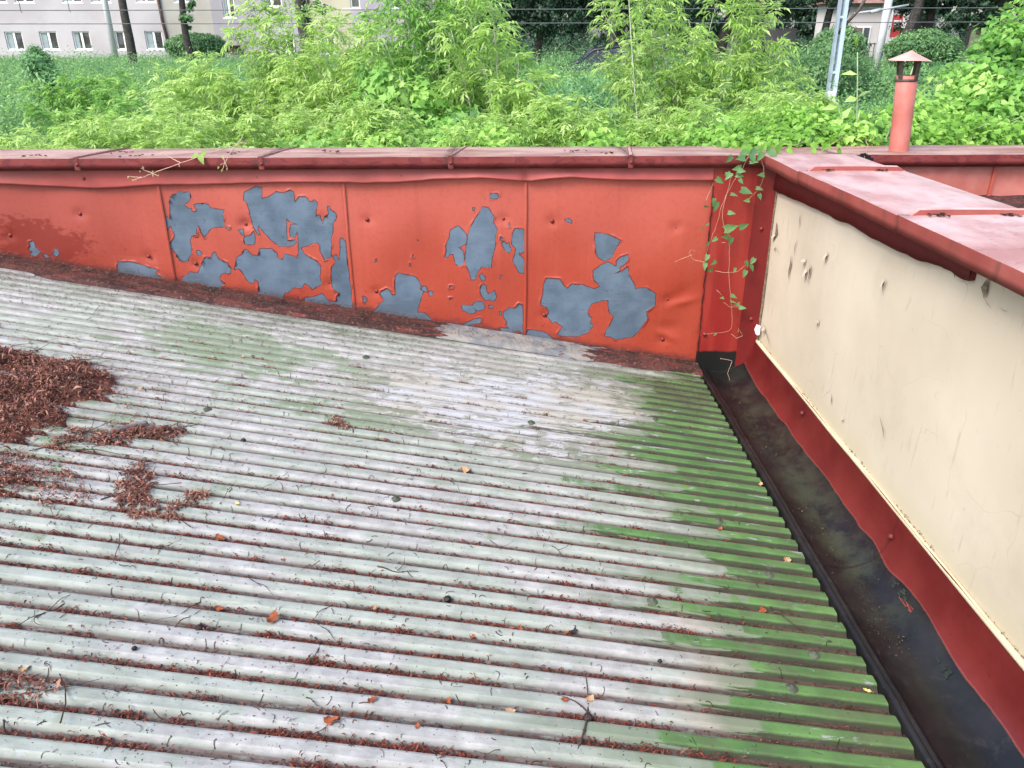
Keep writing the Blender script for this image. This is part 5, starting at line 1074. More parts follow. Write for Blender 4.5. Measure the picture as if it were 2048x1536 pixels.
# climbing leafy masses
mound('hop_vine', 'broad-leaved green vine hanging over the dark hollow of the central shrub', 'vine', [(-.75, 7.1, -.62, .32, .25, .3), (-.35, 7.0, -.75, .3, .2, .22), (-1.0, 7.0, -.45, .2, .2, .25), (-.6, 6.9, -.95, .5, .25, .2)], 1500, .085, 31, 'leaf_g', 'star')
mound('creeper', 'bright leafy creeper spilling along the back of the coping at the centre', 'creeper', [(-1.2, 5.05, -.86, .3, .3, .22), (-.80, 5.1, -.80, .25, .3, .26), (-.45, 5.05, -.84, .3, .3, .2), (-.05, 5.15, -.74, .2, .3, .26), (.3, 5.0, -.84, .3, .3, .2), (.62, 5.1, -.76, .22, .3, .27), (.95, 5.0, -.86, .35, .3, .22), (1.3, 5.1, -.74, .25, .3, .24)], 7500, .045, 32, 'leaf_v', 'heart', depth=.4)
mound('creeper', 'dark green undergrowth behind the bright creeper at the centre', 'creeper', [(-1.2, 5.8, -.84, .6, .4, .25), (-.2, 5.9, -.80, .6, .4, .25), (.7, 5.9, -.84, .6, .4, .25), (1.5, 5.9, -.80, .6, .4, .28), (-.6, 6.4, -.85, .9, .4, .3)], 7500, .055, 33, 'leaf_g', 'star', depth=.4)
mound('creeper', 'bright creeper heaped on the coping where the two walls meet', 'creeper', [(1.45, 4.60, -.56, .16, .10, .055), (1.60, 4.62, -.55, .22, .12, .07), (1.80, 4.66, -.54, .2, .12, .07), (1.28, 4.6, -.56, .14, .1, .05), (1.95, 4.75, -.58, .25, .2, .12), (1.5, 4.95, -.65, .5, .25, .15)], 4500, .038, 34, 'leaf_v', 'heart', depth=.08)
mound('creeper', 'bright green creeper behind the vent pipe at the right', 'creeper', [(2.2, 5.2, -.66, .4, .3, .2), (2.6, 5.2, -.66, .4, .3, .2), (3.0, 5.2, -.68, .4, .3, .22), (2.0, 5.6, -.62, .5, .35, .2), (3.4, 5.3, -.68, .4, .3, .22), (2.9, 5.8, -.66, .6, .4, .22), (2.35, 6.3, -.68, .5, .4, .2), (1.9, 6.6, -.75, .5, .4, .2)], 13000, .043, 35, 'leaf_v', 'heart', depth=.3)
mound('vine_thicket', 'tall vine-smothered thicket at the right edge', 'thicket', [(3.85, 6.8, -.42, .42, .4, .28), (4.4, 7.0, -.15, .5, .5, .42), (3.5, 6.6, -.66, .4, .4, .22), (4.0, 6.4, -.6, .6, .4, .3), (4.8, 7.2, .2, .45, .5, .5), (4.1, 7.0, -.15, .25, .3, .25)], 13000, .055, 36, 'leaf_g', 'heart', stems=20, depth=.3)
mound('overhanging_branch', 'leafy branch hanging into the top right corner', 'branch', [(4.65, 6.9, .50, .25, .3, .3), (4.42, 6.9, .36, .12, .2, .14)], 1500, .055, 37, 'leaf_v', 'heart', stems=5)
# broad-leaved young plant behind the vent pipe
root = empty('broadleaf_plant', (2.1, 5.0, -1.0), label='young plant with broad pale-green leaves and a bud behind the vent pipe', cat='plant'); m = MB()
stalks = [bez((2.15, 4.9, -1.1), (2.1, 4.9, -.5), (2.02, 4.9, -.09), 8), bez((2.15, 4.9, -1.1), (2.05, 4.9, -.5), (1.92, 4.9, -.33), 8), bez((2.15, 4.9, -1.1), (2.3, 4.9, -.5), (2.36, 4.9, -.17), 8)]
for s_ in stalks: m.tube(s_, np.linspace(.008, .003, 8), 5)
m.build('stem', M['stemg'], root, True)
Pb = np.array([s_[-1 - j] for s_ in stalks for j in (1, 2, 3, 2, 3)]); D = nrm(np.array([(-.9, -.1, .1), (.6, -.3, .5), (.0, -.2, 1), (-.8, -.4, -.1), (.9, -.3, 0), (-1, -.2, -.1), (.2, -.3, .6), (-.7, -.3, .5), (-.9, 0, -.5), (.6, -.5, -.1), (.9, -.2, -.3), (.7, -.2, .6), (.1, -.3, .9), (.9, -.3, .1), (-.5, -.5, .4)]))
V, F = leaf_quads(Pb, D, nrm(UP + R.normal(0, .3, Pb.shape) + [0, -.6, 0]), np.array([.10, .09, .07, .10, .10] * 3), np.array([.05, .045, .03, .05, .045] * 3)); mesh_np('foliage', V, F, M['pale_leaf'] if 'pale_leaf' in M else M['leaf_y'], root, attrs={'rnd': R.uniform(.5, 1, len(V))})
m = MB(); m.lathe([(.002, -.02), (.011, .0), (.012, .015), (.0001, .045)], (2.005, 4.9, -.04), 10); m.build('bud', M['leaf_y'], root, True)

# ------------------------------------------------------------------ vines on and over the coping
def vine(name, label, strands, leaves, mat='leaf_v', stem='tendril', rs=.0016):
    """strands: polylines; leaves: (x,y,z,size,heading,tilt)"""
    root = empty(name, tuple(float(q) for q in strands[0][0]), label=label, cat='vine'); m = MB()
    for s_ in strands: m.tube(np.array(s_, float), np.linspace(rs, rs * .4, len(s_)), 5)
    m.build('stem', M[stem], root, True)
    if leaves:
        Lv = np.array(leaves, float); Pb = Lv[:, :3]; L = Lv[:, 3]
        D = nrm(np.stack([np.cos(Lv[:, 4]), -.35 + 0 * L, np.sin(Lv[:, 4])], -1)); N = nrm(np.array([0, -1, .45]) + R.normal(0, .3, Pb.shape))
        V, F = heart(Pb, D, N, L, L * .62); mesh_np('foliage', V, F, M[mat], root, attrs={'rnd': np.repeat(R.uniform(.1, .8, len(Pb)), 9)})
    return root
def smooth(pts, n=26, j=.004, seed=0):
    p = np.array(pts, float); t_ = np.linspace(0, len(p) - 1, n); q = np.stack([np.interp(t_, range(len(p)), p[:, k]) for k in range(3)], -1)
    for _ in range(2): q[1:-1] = (q[:-2] + 2 * q[1:-1] + q[2:]) / 4
    return q + np.random.default_rng(seed).normal(0, j, q.shape) * .3
VS=[[(1.246,4.13,-0.539),(1.218,4.11,-0.58),(1.197,4.11,-0.632),(1.159,4.11,-0.693),(1.116,4.11,-0.801),(1.1,4.11,-0.911),(1.072,4.11,-1.004),(1.05,4.11,-1.119)],[(1.264,4.13,-0.539),(1.3,4.11,-0.589),(1.318,4.11,-0.659),(1.299,4.11,-0.73),(1.242,4.11,-0.783)],[(1.151,4.11,-0.658),(1.144,4.11,-0.72),(1.113,4.11,-0.856),(1.144,4.11,-0.934),(1.181,4.11,-0.977),(1.177,4.11,-1.005),(1.19,4.11,-1.158),(1.215,4.11,-1.306),(1.241,4.11,-1.438),(1.247,4.11,-1.51),(1.162,4.11,-1.515),(1.098,4.11,-1.52)],[(1.151,4.11,-1.005),(1.137,4.11,-1.005)],[(1.054,4.11,-1.109),(0.997,4.11,-1.099),(0.965,4.11,-1.061),(0.977,4.11,-1.042),(1.002,4.11,-1.051)],[(0.985,4.11,-1.07),(0.894,4.11,-1.108)],[(1.032,4.11,-0.782),(1.06,4.11,-0.693)],[(1.116,4.11,-1.158),(1.164,4.11,-1.168),(1.24,4.11,-1.166),(1.273,4.11,-1.13),(1.307,4.11,-1.096)],[(1.182,4.11,-1.336),(1.213,4.11,-1.362),(1.282,4.11,-1.367)],[(1.245,4.11,-1.521),(1.273,4.11,-1.547),(1.31,4.11,-1.532),(1.281,4.11,-1.49)],[(1.136,4.11,-1.266),(1.168,4.11,-1.296)],[(1.165,4.0,-1.624),(1.234,4.0,-1.635),(1.198,3.95,-1.687),(1.202,3.9,-1.717)]]
VL=[(1.308,4.082,-0.65,0.04,-3.2,0),(1.287,4.116,-0.722,0.038,-0.2,0),(1.291,4.073,-0.745,0.034,-1.24,0),(1.251,4.093,-0.78,0.036,-3.11,0),(1.211,4.12,-0.731,0.063,-0.27,0),(1.153,4.097,-0.749,0.038,-0.19,0),(1.144,4.078,-0.84,0.04,-0.08,0),(1.027,4.116,-0.815,0.027,-0.11,0),(1.086,4.104,-0.791,0.053,-1.84,0),(1.074,4.118,-0.775,0.042,-1.73,0),(1.134,4.072,-0.639,0.047,-2.32,0),(1.117,4.106,-0.648,0.042,-0.13,0),(1.175,4.116,-0.655,0.042,-0.12,0),(1.072,4.099,-0.669,0.046,-0.6,0),(1.183,4.075,-0.67,0.032,-0.9,0),(1.229,4.083,-0.589,0.042,0.15,0),(1.138,4.101,-0.561,0.044,-2.36,0),(1.196,4.112,-0.619,0.053,-3.02,0),(1.205,4.099,-0.569,0.053,-3.11,0),(1.235,4.087,-0.551,0.053,-1.28,0),(1.147,4.12,-0.937,0.074,0.36,0),(1.184,4.105,-0.977,0.046,-1.93,0),(1.168,4.115,-0.976,0.042,-3.22,0),(1.22,4.103,-0.924,0.051,0.47,0),(1.104,4.099,-0.978,0.036,-2.6,0),(1.04,4.094,-0.907,0.021,0.59,0),(1.02,4.074,-0.914,0.019,-1.64,0),(1.059,4.078,-0.996,0.029,-2.36,0),(1.064,4.091,-1.066,0.04,-1.93,0),(1.057,4.101,-1.112,0.042,-1.67,0),(1.112,4.099,-1.102,0.036,-2.6,0),(1.103,4.119,-1.156,0.036,-3.11,0),(1.212,4.072,-1.133,0.029,-1.91,0),(1.272,4.1,-1.103,0.04,-1.21,0),(1.323,4.119,-1.094,0.042,-2.21,0),(1.296,4.078,-1.121,0.038,-1.19,0),(1.274,4.087,-1.152,0.042,-1.93,0),(1.219,4.115,-1.298,0.038,-0.4,0),(1.219,4.113,-1.333,0.036,-0.18,0),(1.176,4.1,-1.308,0.025,-3.22,0),(1.272,4.119,-1.35,0.038,-3.08,0),(1.269,4.102,-1.364,0.038,-0.01,0),(1.15,4.085,-1.506,0.019,-2.28,0),(1.274,4.097,-1.496,0.015,-1.34,0),(1.216,4.119,-0.538,0.053,-2.68,0),(1.177,4.101,-0.63,0.042,-0.09,0),(1.254,4.102,-0.527,0.053,-2.33,0),(1.293,4.104,-0.545,0.053,-2.21,0),(1.321,4.084,-0.533,0.058,-0.68,0)]
TS=[[(-1.408,4.45,-0.521),(-1.472,4.3,-0.533),(-1.543,4.16,-0.549),(-1.619,4.12,-0.571),(-1.695,4.08,-0.598),(-1.786,4.06,-0.626),(-1.828,4.05,-0.644),(-1.878,4.04,-0.654)],[(-1.648,4.1,-0.582),(-1.691,4.11,-0.562),(-1.75,4.13,-0.534)],[(-1.786,4.06,-0.623),(-1.818,4.06,-0.613),(-1.837,4.06,-0.601)],[(-1.82,4.05,-0.599),(-1.823,4.05,-0.591)],[(-1.786,4.06,-0.626),(-1.754,4.05,-0.636)],[(-1.783,4.06,-0.629),(-1.779,4.05,-0.642)],[(-1.837,4.05,-0.645),(-1.884,4.05,-0.641),(-1.903,4.05,-0.638)],[(-1.865,4.05,-0.654),(-1.891,4.05,-0.657)],[(-1.661,4.1,-0.585),(-1.655,4.09,-0.597)],[(-1.448,4.5,-0.499),(-1.427,4.3,-0.529),(-1.418,4.14,-0.547),(-1.412,4.08,-0.576),(-1.44,4.07,-0.587)],[(-1.411,4.08,-0.568),(-1.431,4.06,-0.607)],[(-1.422,4.08,-0.559),(-1.405,4.06,-0.603)]]
TL=[(-1.562,4.14,-0.55,0.05,-1.2,0),(-1.577,4.15,-0.543,0.04,-2.6,0),(-1.551,4.15,-0.539,0.035,0.3,0),(-1.82,4.05,-0.593,0.008,-2.0,0),(-1.775,4.05,-0.612,0.01,-2.0,0),(-1.751,4.05,-0.632,0.008,-2.0,0),(-1.903,4.05,-0.638,0.012,-2.0,0),(-1.882,4.05,-0.655,0.012,-2.0,0),(-1.443,4.05,-0.593,0.014,-2.0,0),(-1.428,4.05,-0.607,0.014,-2.0,0),(-1.402,4.05,-0.601,0.012,-2.0,0),(-1.412,4.05,-0.543,0.014,-2.0,0),(-1.839,4.05,-0.612,0.008,-2.0,0)]

vine('hanging_vine', 'heart-leaved vine trailing down the red corner beside the cream wall', [smooth(s_, 30, seed=i) for i, s_ in enumerate(VS)], VL, 'leaf_h', rs=.0013)
vine('bare_tendril', 'nearly bare pinkish tendril reaching over the left part of the coping', [smooth(s_, 20, seed=i) for i, s_ in enumerate(TS)], TL, 'leaf_y', rs=.0028)
rng = np.random.default_rng(91); k = 46; xs_ = rng.uniform(1.12, 1.72, k); ys_ = rng.uniform(4.14, 4.5, k)
vine('coping_vine', 'vine runners with small leaves creeping over the coping at the wall junction', [smooth([(1.75, 4.62, -.52), (1.6, 4.45, -.545), (1.42, 4.3, -.55), (1.25, 4.2, -.552), (1.12, 4.16, -.56)], 20, seed=1), smooth([(1.9, 4.6, -.52), (1.75, 4.4, -.545), (1.66, 4.3, -.55)], 12, seed=2), smooth([(2.02, 4.6, -.53), (1.93, 4.35, -.545), (1.86, 4.2, -.55), (1.82, 4.12, -.58)], 12, seed=3)],
     [(x, max(y, 4.16 + (x - 1.2) * .12), -.545 + rng.uniform(0, .03), rng.uniform(.025, .055), rng.uniform(-2.8, .2), 0) for x, y in zip(xs_, ys_)], 'leaf_v')
# fallen crumbs on the long coping
for j, (x, y) in enumerate(((-2.45, 4.25), (-1.9, 4.22), (-1.45, 4.3), (-.95, 4.35), (.35, 4.3), (.52, 4.25), (-2.05, 4.35))):
    m = MB()
    for i in range(7):
        q = random.uniform(.004, .010); m.box((x + random.gauss(0, .035), y + random.gauss(0, .02), -.560 + random.uniform(0, .003)), (q * 2, q, .003), random.uniform(0, 3))
    tag(m.build('leaf_crumbs', M['heap']), 'brown leaf crumbs on the long coping, ' + ['leftmost scatter near the first welt', 'between the first welt and the bare tendril', 'just left of the bare tendril tip above the first peeled sheet', 'right of the second welt', 'left of the last welt before the vine', 'touching the last welt before the vine', 'behind the second scatter from the left'][j], 'crumbs', 'leaf crumbs on the long coping')

# ================================================================== GRASS BANK
def grass(name, label, n, xr, yr, hr, seed, mat='grass', wk=.00055):
    r = np.random.default_rng(seed); u = r.random(n); y = yr[0] * (yr[1] / yr[0]) ** u; x = r.uniform(xr[0], xr[1], n) * y
    z = ground_z(x, y); cl = fbm(x * .9, y * .9, 3); h = r.uniform(*hr, n) * (.45 + 1.1 * cl); w = y * wk * r.uniform(.6, 1.5, n) + .003
    a = r.uniform(0, 6.28, n); ln = r.normal(0, .28, (n, 2)) + [.1, 0]; dx = np.cos(a) * w; dy = np.sin(a) * w
    b = np.stack([x, y, z], -1); m_ = b + np.stack([ln[:, 0] * h * .35, ln[:, 1] * h * .35, h * .6], -1); t_ = b + np.stack([ln[:, 0] * h, ln[:, 1] * h, h], -1)
    s_ = np.stack([dx, dy, 0 * dx], -1)
    V = np.stack([b - s_, b + s_, m_ + s_ * .7, m_ - s_ * .7, t_], 1).reshape(-1, 3); I = np.arange(n)[:, None] * 5
    F = np.concatenate([I + [0, 1, 2], I + [0, 2, 3], I + [3, 2, 4]])
    return tag(mesh_np(name, V, F, M[mat], attrs={'rnd': np.repeat(np.clip(r.random(n) * .6 + .5 * fbm(x * .5, y * .35, 3), 0, 1), 5)}), label, 'grass', kind='stuff')
grass('tall_grass', 'tall blue-green grass covering the bank beyond the parapet', 210000, (-.85, .85), (9.0, 54), (.18, .62), 1, wk=.00038)
grass('rough_grass', 'short rough grass filling the ground behind the weeds', 60000, (-.8, .8), (6.2, 12), (.3, .9), 2, 'leaf_b' , .0006)
# leafy ground cover on the slope
def cover(name, label, n, xr, yr, h, L, mat, seed, thr=.0):
    r = np.random.default_rng(seed); y = yr[0] * (yr[1] / yr[0]) ** r.random(n); x = r.uniform(xr[0], xr[1], n) * y; k = fbm(x * .8 + seed, y * .8, 3) > thr; x = x[k]; y = y[k]; n = len(x)
    hh = (fbm(x * 1.1, y * 1.1 + seed, 4)) * h * 1.4; Pb = np.stack([x, y, ground_z(x, y) + hh * r.random(n) ** .5], -1); N = nrm(UP + r.normal(0, .55, (n, 3)) + [0, -.4, 0]); D = nrm(np.cross(N, r.normal(0, 1, (n, 3))))
    Lq = L * r.uniform(.6, 1.3, n) * np.sqrt(y / yr[0]); V, F = leaf_quads(Pb, D, N, Lq, Lq * .5)
    return tag(mesh_np(name, V, F, M[mat], attrs={'rnd': np.repeat(np.clip(r.random(n) * .6 + .4 * fbm(x * 2, y * 2, 2), 0, 1), 4)}), label, 'ground cover', kind='stuff')
cover('nettle_cover', 'leafy green ground cover on the near part of the bank', 60000, (-.8, .8), (7.5, 17), .75, .055, 'leaf_b', 3)
cover('weed_cover', 'paler leafy weeds mixed through the bank', 60000, (-.8, .5), (6.8, 26), .8, .05, 'leaf_g', 4, .42)
cover('bank_weeds', 'rank waist-high weeds on the far part of the bank', 90000, (-.75, .75), (11, 42), 1.15, .05, 'grass', 5, .3)
cover('bank_flowers', 'yellow-green seeding weeds dotted over the bank', 22000, (-.75, .4), (9, 30), 1.0, .05, 'leaf_y', 6, .55)
# ================================================================== MIDDLE DISTANCE SHRUBS
mound('round_shrub', 'rounded mid-green shrub left of the blue-grey mast', 'shrub', [(6.75, 18, -.95, 1.15, 1, .78), (6.2, 17.8, -1.2, .8, .8, .5), (7.25, 18, -1.25, .55, .8, .45)], 14000, .085, 51, 'leaf_h', 'quad', depth=.35)
mound('round_shrub', 'small bushy shrub behind the rounded mid-green shrub and the blue-grey mast', 'shrub', [(9.35, 24, -.4, .75, .7, .65)], 5000, .12, 52, 'leaf_h', 'quad', depth=.3)
mound('clipped_shrub', 'clipped round shrub between the white mast and the graffiti board', 'shrub', [(13.7, 28, -.45, 1.12, 1, .58)], 9000, .12, 53, 'leaf_h', 'quad', depth=.12)
mound('clipped_shrub', 'clipped round shrub in front of the apartment building', 'shrub', [(-15.9, 44, -.45, 1.42, 1.3, .62)], 9000, .18, 54, 'leaf_h', 'quad', depth=.12)
mound('wild_shrub', 'blue-green leafy shrub rising from the grass bank at left', 'shrub', [(-7.9, 14.6, -.95, .38, .4, .55), (-8.1, 14.6, -.45, .22, .25, .25), (-7.6, 14.8, -1.1, .4, .4, .4)], 4200, .09, 55, 'leaf_b', 'quad', depth=.3)
mound('wild_shrub', 'small leafy sapling clump in front of the third window from the left', 'shrub', [(-13.2, 24, -.75, .45, .4, .5), (-13.2, 24, -.35, .2, .2, .2)], 2200, .11, 56, 'leaf_b', 'quad', depth=.3)
mound('wild_shrub', 'dark tangle at the far left in front of the building', 'shrub', [(-16.5, 25, -.85, .8, .6, .5)], 2600, .13, 57, 'leaf_b', 'quad', depth=.3)
mound('wild_shrub', 'sprawling dark green bush in the gap right of the central shrub', 'shrub', [(1.1, 12, -1.1, .8, .8, .45), (.5, 13, -1.1, .7, .6, .45), (1.5, 15, -1.05, .8, .8, .4)], 7500, .075, 58, 'leaf_b', 'quad', depth=.3)
mound('wild_shrub', 'soft pale-green weeds at the foot of the blue-grey mast', 'shrub', [(5.3, 12.5, -1.35, .8, .6, .4), (4.0, 11.0, -1.2, .9, .6, .35), (6.4, 13, -1.35, .7, .6, .35)], 7000, .07, 59, 'leaf_h', 'quad', depth=.3)
mound('wild_shrub', 'low green bush in front of the graffiti board', 'shrub', [(17.0, 27, -1.05, 1.6, 1, .5), (9.3, 20, -1.2, 1.1, .8, .45), (12.3, 24, -1.1, 1.0, .8, .4)], 7500, .12, 61, 'leaf_h', 'quad', depth=.3)
mound('far_hedge', 'dark hedge line beneath the trees on the right', 'hedge', [(x, 46 + (x % 3), -.8, 2.4, 1.5, .85 + .3 * math.sin(x)) for x in np.arange(0, 34, 2.6)], 16000, .2, 60, 'leaf_d', 'quad', depth=.5)

# ================================================================== TREES
G2 = 'dark trees along the far side'
tree('leafless_tree', 'bare dark knotty trunk in front of the pinkish-white apartment wall', -17.6, 40, 7, [(-17.6, 40, 7.2, 1.8, 1.8, 1.5)], 3000, .2, 201, r=.19, lean=.05, curve=.1, limbs=4, group=None)
tree('ivy_tree', 'slim tree with a sleeve of dark leaves beside the clipped shrub', -15.6, 42, 6.5, [(-15.5, 42, 1.5, .55, .5, 1.1), (-15.4, 42, .6, .35, .4, .5), (-15.4, 42, 4.5, 1.4, 1.2, 1.6)], 7000, .15, 202, r=.16, lean=.1, limbs=3, mat='leaf_b')
tree('ivy_tree', 'leaning dark tree with hanging leaves by the right part of the apartment building', -9.0, 40, 6.5, [(-8.7, 39.5, 2.0, .95, .6, 1.2), (-9.0, 39.5, 4, 1.6, 1.2, 1.4)], 7000, .15, 203, r=.30, lean=-.5, curve=-.2, limbs=4, mat='leaf_b')
spec = [(1.2, 36, 'dark leafy tree behind the gap right of the central shrub', [(1.0, 36, 2.2, 2.2, 2, 2.0), (-.2, 36, .9, 1.2, 1.2, 1.0), (2.8, 36, 1.4, 1.4, 1.2, 1.3), (1.6, 35, .5, 1.4, 1, .7)]),
        (5.2, 38, 'dark tree to the right of the parked black car', [(5.2, 38, 2.4, 2.3, 2, 1.9), (4.2, 37.5, 1.0, 1.2, 1, .8), (6.8, 38, 1.3, 1.3, 1, 1.0)]),
        (9.0, 37, 'dark tree above the grey graffiti wall', [(9.0, 37, 2.8, 2.4, 2, 1.8), (10.4, 37, 1.5, 1.3, 1.2, 1.0), (8.0, 36.5, 1.1, .9, .9, .8)]),
        (14.2, 39, 'broad dark tree behind the blue-grey mast', [(13.6, 39, 2.6, 2.4, 2, 1.6), (12.2, 38, 1.2, 1.0, 1, .8), (15.3, 39, 2.8, 1.6, 1.4, 1.4)]),
        (17.6, 36, 'dark tree above the clipped round shrub by the white mast', [(17.2, 36, 2.6, 2.2, 2, 1.5), (16.2, 35.5, .9, .7, .7, 1.0)]),
        (19.0, 33, 'tree with drooping foliage left of the graffiti board', [(18.0, 33, 1.2, .9, .8, 1.1), (19.2, 33, 2.8, 2.0, 1.8, 1.5)]),
        (21.0, 34, 'dark tree right of the graffiti board', [(21.2, 34, 2.6, 2.0, 1.8, 1.7), (21.9, 34, .9, .9, .8, .9)])]
for i, (x, y, lb, B) in enumerate(spec): tree('dark_tree', lb, x, y, 5.5, B, 17000, .16, 210 + i * 3, r=.17 + .04 * (i % 3), lean=[.3, -.2, .9, 1.1, -.3, .2, .1][i], curve=.15 * (-1) ** i, group=G2)
for i, (x, y, ln, r_, lb) in enumerate(((12.6, 33, .55, .17, 'slim leaning trunk left of the blue-grey mast'), (15.6, 34, .9, .2, 'leaning trunk between the blue-grey and white masts'), (19.6, 30, .3, .15, 'slim upright trunk right of the graffiti board'), (16.3, 34.5, .3, .16, 'thin trunk behind the white mast'), (4.0, 33, .2, .16, 'thin trunk beside the parked black car'), (9.6, 32, -.3, .14, 'thin trunk left of the grey graffiti wall'))):
    tree('slender_tree', lb, x, y, 5, [(x + ln, y, 3.9, 1.3, 1.2, 1.0)], 1500, .17, 240 + i, r=r_, lean=ln, limbs=3, group='thin trunks on the far side')
# second rank of foliage far behind
for i, x in enumerate(range(-3, 40, 4)):
    tree('distant_tree', 'far dark tree in the back row, ' + ['leftmost, behind the central shrub', 'second from the left end', 'third from the left end', 'behind the parked black car', 'fifth from the left end', 'behind the large feathery shrub', 'left of the white house', 'behind the white house', 'behind the clipped round shrub', 'behind the graffiti board', 'second from the right end'][i], x, 62 + (i % 3) * 2, 6, [(x, 62, 3.0, 3.4, 2, 2.8), (x + 1.5, 61, .6, 2.4, 1.5, 1.5)], 7000, .36, 260 + i, r=.3, group='back row of trees')

# ================================================================== APARTMENT BUILDING
def bwin(par, x0, x1, z0, z1, y, kind='two'):
    root = empty_part('window', par); m = MB(); w = x1 - x0; h = z1 - z0; cx = (x0 + x1) / 2; f = .07
    for c, d in (((cx, y, z1 - f / 2), (w, .08, f)), ((cx, y, z0 + f / 2), (w, .08, f)), ((x0 + f / 2, y, (z0 + z1) / 2), (f, .08, h - 2 * f)), ((x1 - f / 2, y, (z0 + z1) / 2), (f, .08, h - 2 * f))): m.box(c, d)
    if kind == 'two': m.box((cx, y - .005, (z0 + z1) / 2), (.13, .08, h - 2 * f))
    m.box((cx, y - .05, z0 - .04), (w + .12, .16, .06))
    fr = m.build('window', M['wframe'], par)
    g = MB(); 
    for a, b in (((x0 + f, cx - .065), (cx + .065, x1 - f)) if kind == 'two' else ((x0 + f, x1 - f),)): g.box(((a + b) / 2, y + .02, (z0 + z1) / 2), (b - a, .02, h - 2 * f))
    g.build('pane', M['glass'], fr)
    if random.random() < .75:
        c_ = MB(); a = x0 + f; b = a + (w - 2 * f) * random.uniform(.2, .45); c_.box(((a + b) / 2, y + .005, (z0 + z1) / 2), (b - a, .012, h - 2 * f)); c_.build('curtain', M['curtain'], fr)
def empty_part(n, p): return None
M['wframe'] = simple('window_frame', (.75, .75, .77), .5, .04, 3)
M['curtain'] = simple('net_curtain', (.26, .32, .33), .9, .1, 4)
t = NT('window_glass', .08, .6); M['glass'] = t.done(t.mix(t.ramp(t.noise(1.2, det=3), .4, .6), (.02, .025, .03), (.07, .09, .10)))
def wallmat(n, a, b):
    t = NT(n, .9, .1); return t.done(t.mix(t.ramp(t.noise(.5, det=5), .35, .65), b, a), normal=t.bump(t.noise(20), .1, .01))
ab = empty('apartment_building', (-22, 60, -1.5), label='long pale apartment building with rows of white-framed windows behind the grass bank', cat='building')
wm_ = [wallmat('wall_pinkwhite', (.40, .385, .40), (.35, .33, .345)), wallmat('wall_cream', (.36, .35, .32), (.30, .29, .26)), wallmat('wall_grey', (.30, .28, .31), (.25, .24, .26)), wallmat('wall_yellowish', (.42, .40, .30), (.36, .34, .26)), wallmat('wall_greymauve', (.34, .32, .35), (.28, .26, .29))]
segs = [(-46, -21.6, 0), (-21.6, -18.6, 1), (-18.6, -15.9, 2), (-15.9, -12.4, 4), (-12.4, -9.8, 3), (-9.8, -4.5, 4)]
WIN = [(x - .55, x + .55, -.70, .37) for x in (-33.4, -31.4, -29.2, -27.1, -24.4, -22.5)] + [(x - .6, x + .6, 2.03, 3.3) for x in (-34.2, -31.9, -30.2, -27.2, -25.4, -22.6, -20.2)] + [(-17.85, -17.1, 1.13, 2.4), (-15.4, -14.1, 1.75, 3.0), (-10.35, -9.2, 1.65, 2.9), (-11.95, -11.0, -.95, 0.0), (-7.6, -6.5, 1.65, 2.9), (-14.6, -13.6, -.9, .1)]
for a, b, k in segs:
    # wall built round its openings: real recesses
    ws = sorted([w for w in WIN if a <= (w[0] + w[1]) / 2 < b]); m = MB(); cuts = sorted({a, b} | {q for w in ws for q in w[:2] if a < q < b}); zt = 9.5
    for c0, c1 in zip(cuts[:-1], cuts[1:]):
        mids = [w for w in ws if w[0] - 1e-6 <= c0 and c1 <= w[1] + 1e-6]; z0 = -2.2
        for w in sorted(mids, key=lambda w: w[2]): m.box(((c0 + c1) / 2, 55.2, (z0 + w[2]) / 2), (c1 - c0, .4, w[2] - z0)); z0 = w[3]
        m.box(((c0 + c1) / 2, 55.2, (z0 + zt) / 2), (c1 - c0, .4, zt - z0))
    m.build('wall', wm_[k], ab)
for w in WIN: bwin(ab, *w, 55.12)
m = MB(); m.box((-25.2, 60.5, 3.6), (41, 10, 11.4)); m.build('inner_block', wm_[2], ab)
m = MB(); m.add([(-46.5, 54.5, 9.5), (-4, 54.5, 9.5), (-4, 66, 9.5), (-46.5, 66, 9.5), (-46.5, 60, 12.5), (-4, 60, 12.5)], [(0, 1, 5, 4), (2, 3, 4, 5), (1, 2, 5), (3, 0, 4), (3, 2, 1, 0)]); m.build('roof', simple('roof_tiles', (.22, .08, .06), .8, .2, 3), ab)
m = MB(); m.tube([(-21.9, 54.9, 9.4), (-21.75, 54.9, 1.0), (-21.5, 54.9, -1.4)], .09, 8); m.build('drainpipe', simple('rusty_pipe', (.12, .07, .06), .7, .2, 3), ab, True)
m = MB(); m.tube([(-12.45, 54.9, 9.4), (-12.45, 54.9, -1.2)], .07, 8); m.build('drainpipe', bpy.data.materials['rusty_pipe'], ab, True)
m = MB(); m.box((-17.4, 54.97, -.75), (1.0, .06, .5)); m.lathe([(.5, -.03), (.5, .03), (.0001, .03)], (-17.4, 54.98, -.5), 20); m.build('cellar_hatch', simple('hatch_brown', (.16, .11, .09), .9, .2, 3), ab)
root = empty('lamp_mast', (-25.3, 52, -1.5), label='slender white pole standing against the pinkish-white apartment wall', cat='pole'); m = MB(); m.tube([(-23.8, 52, -1.6), (-23.8, 52, 8)], [.19, .12], 10); m.build('mast', M['white'], root, True); m = MB(); m.tube([(-23.8, 52, 8), (-23.8, 51.5, 8.5), (-23.8, 50.6, 8.6)], .05, 6); m.box((-23.8, 50.4, 8.58), (.25, .6, .1)); m.build('lamp_head', M['white'], root)

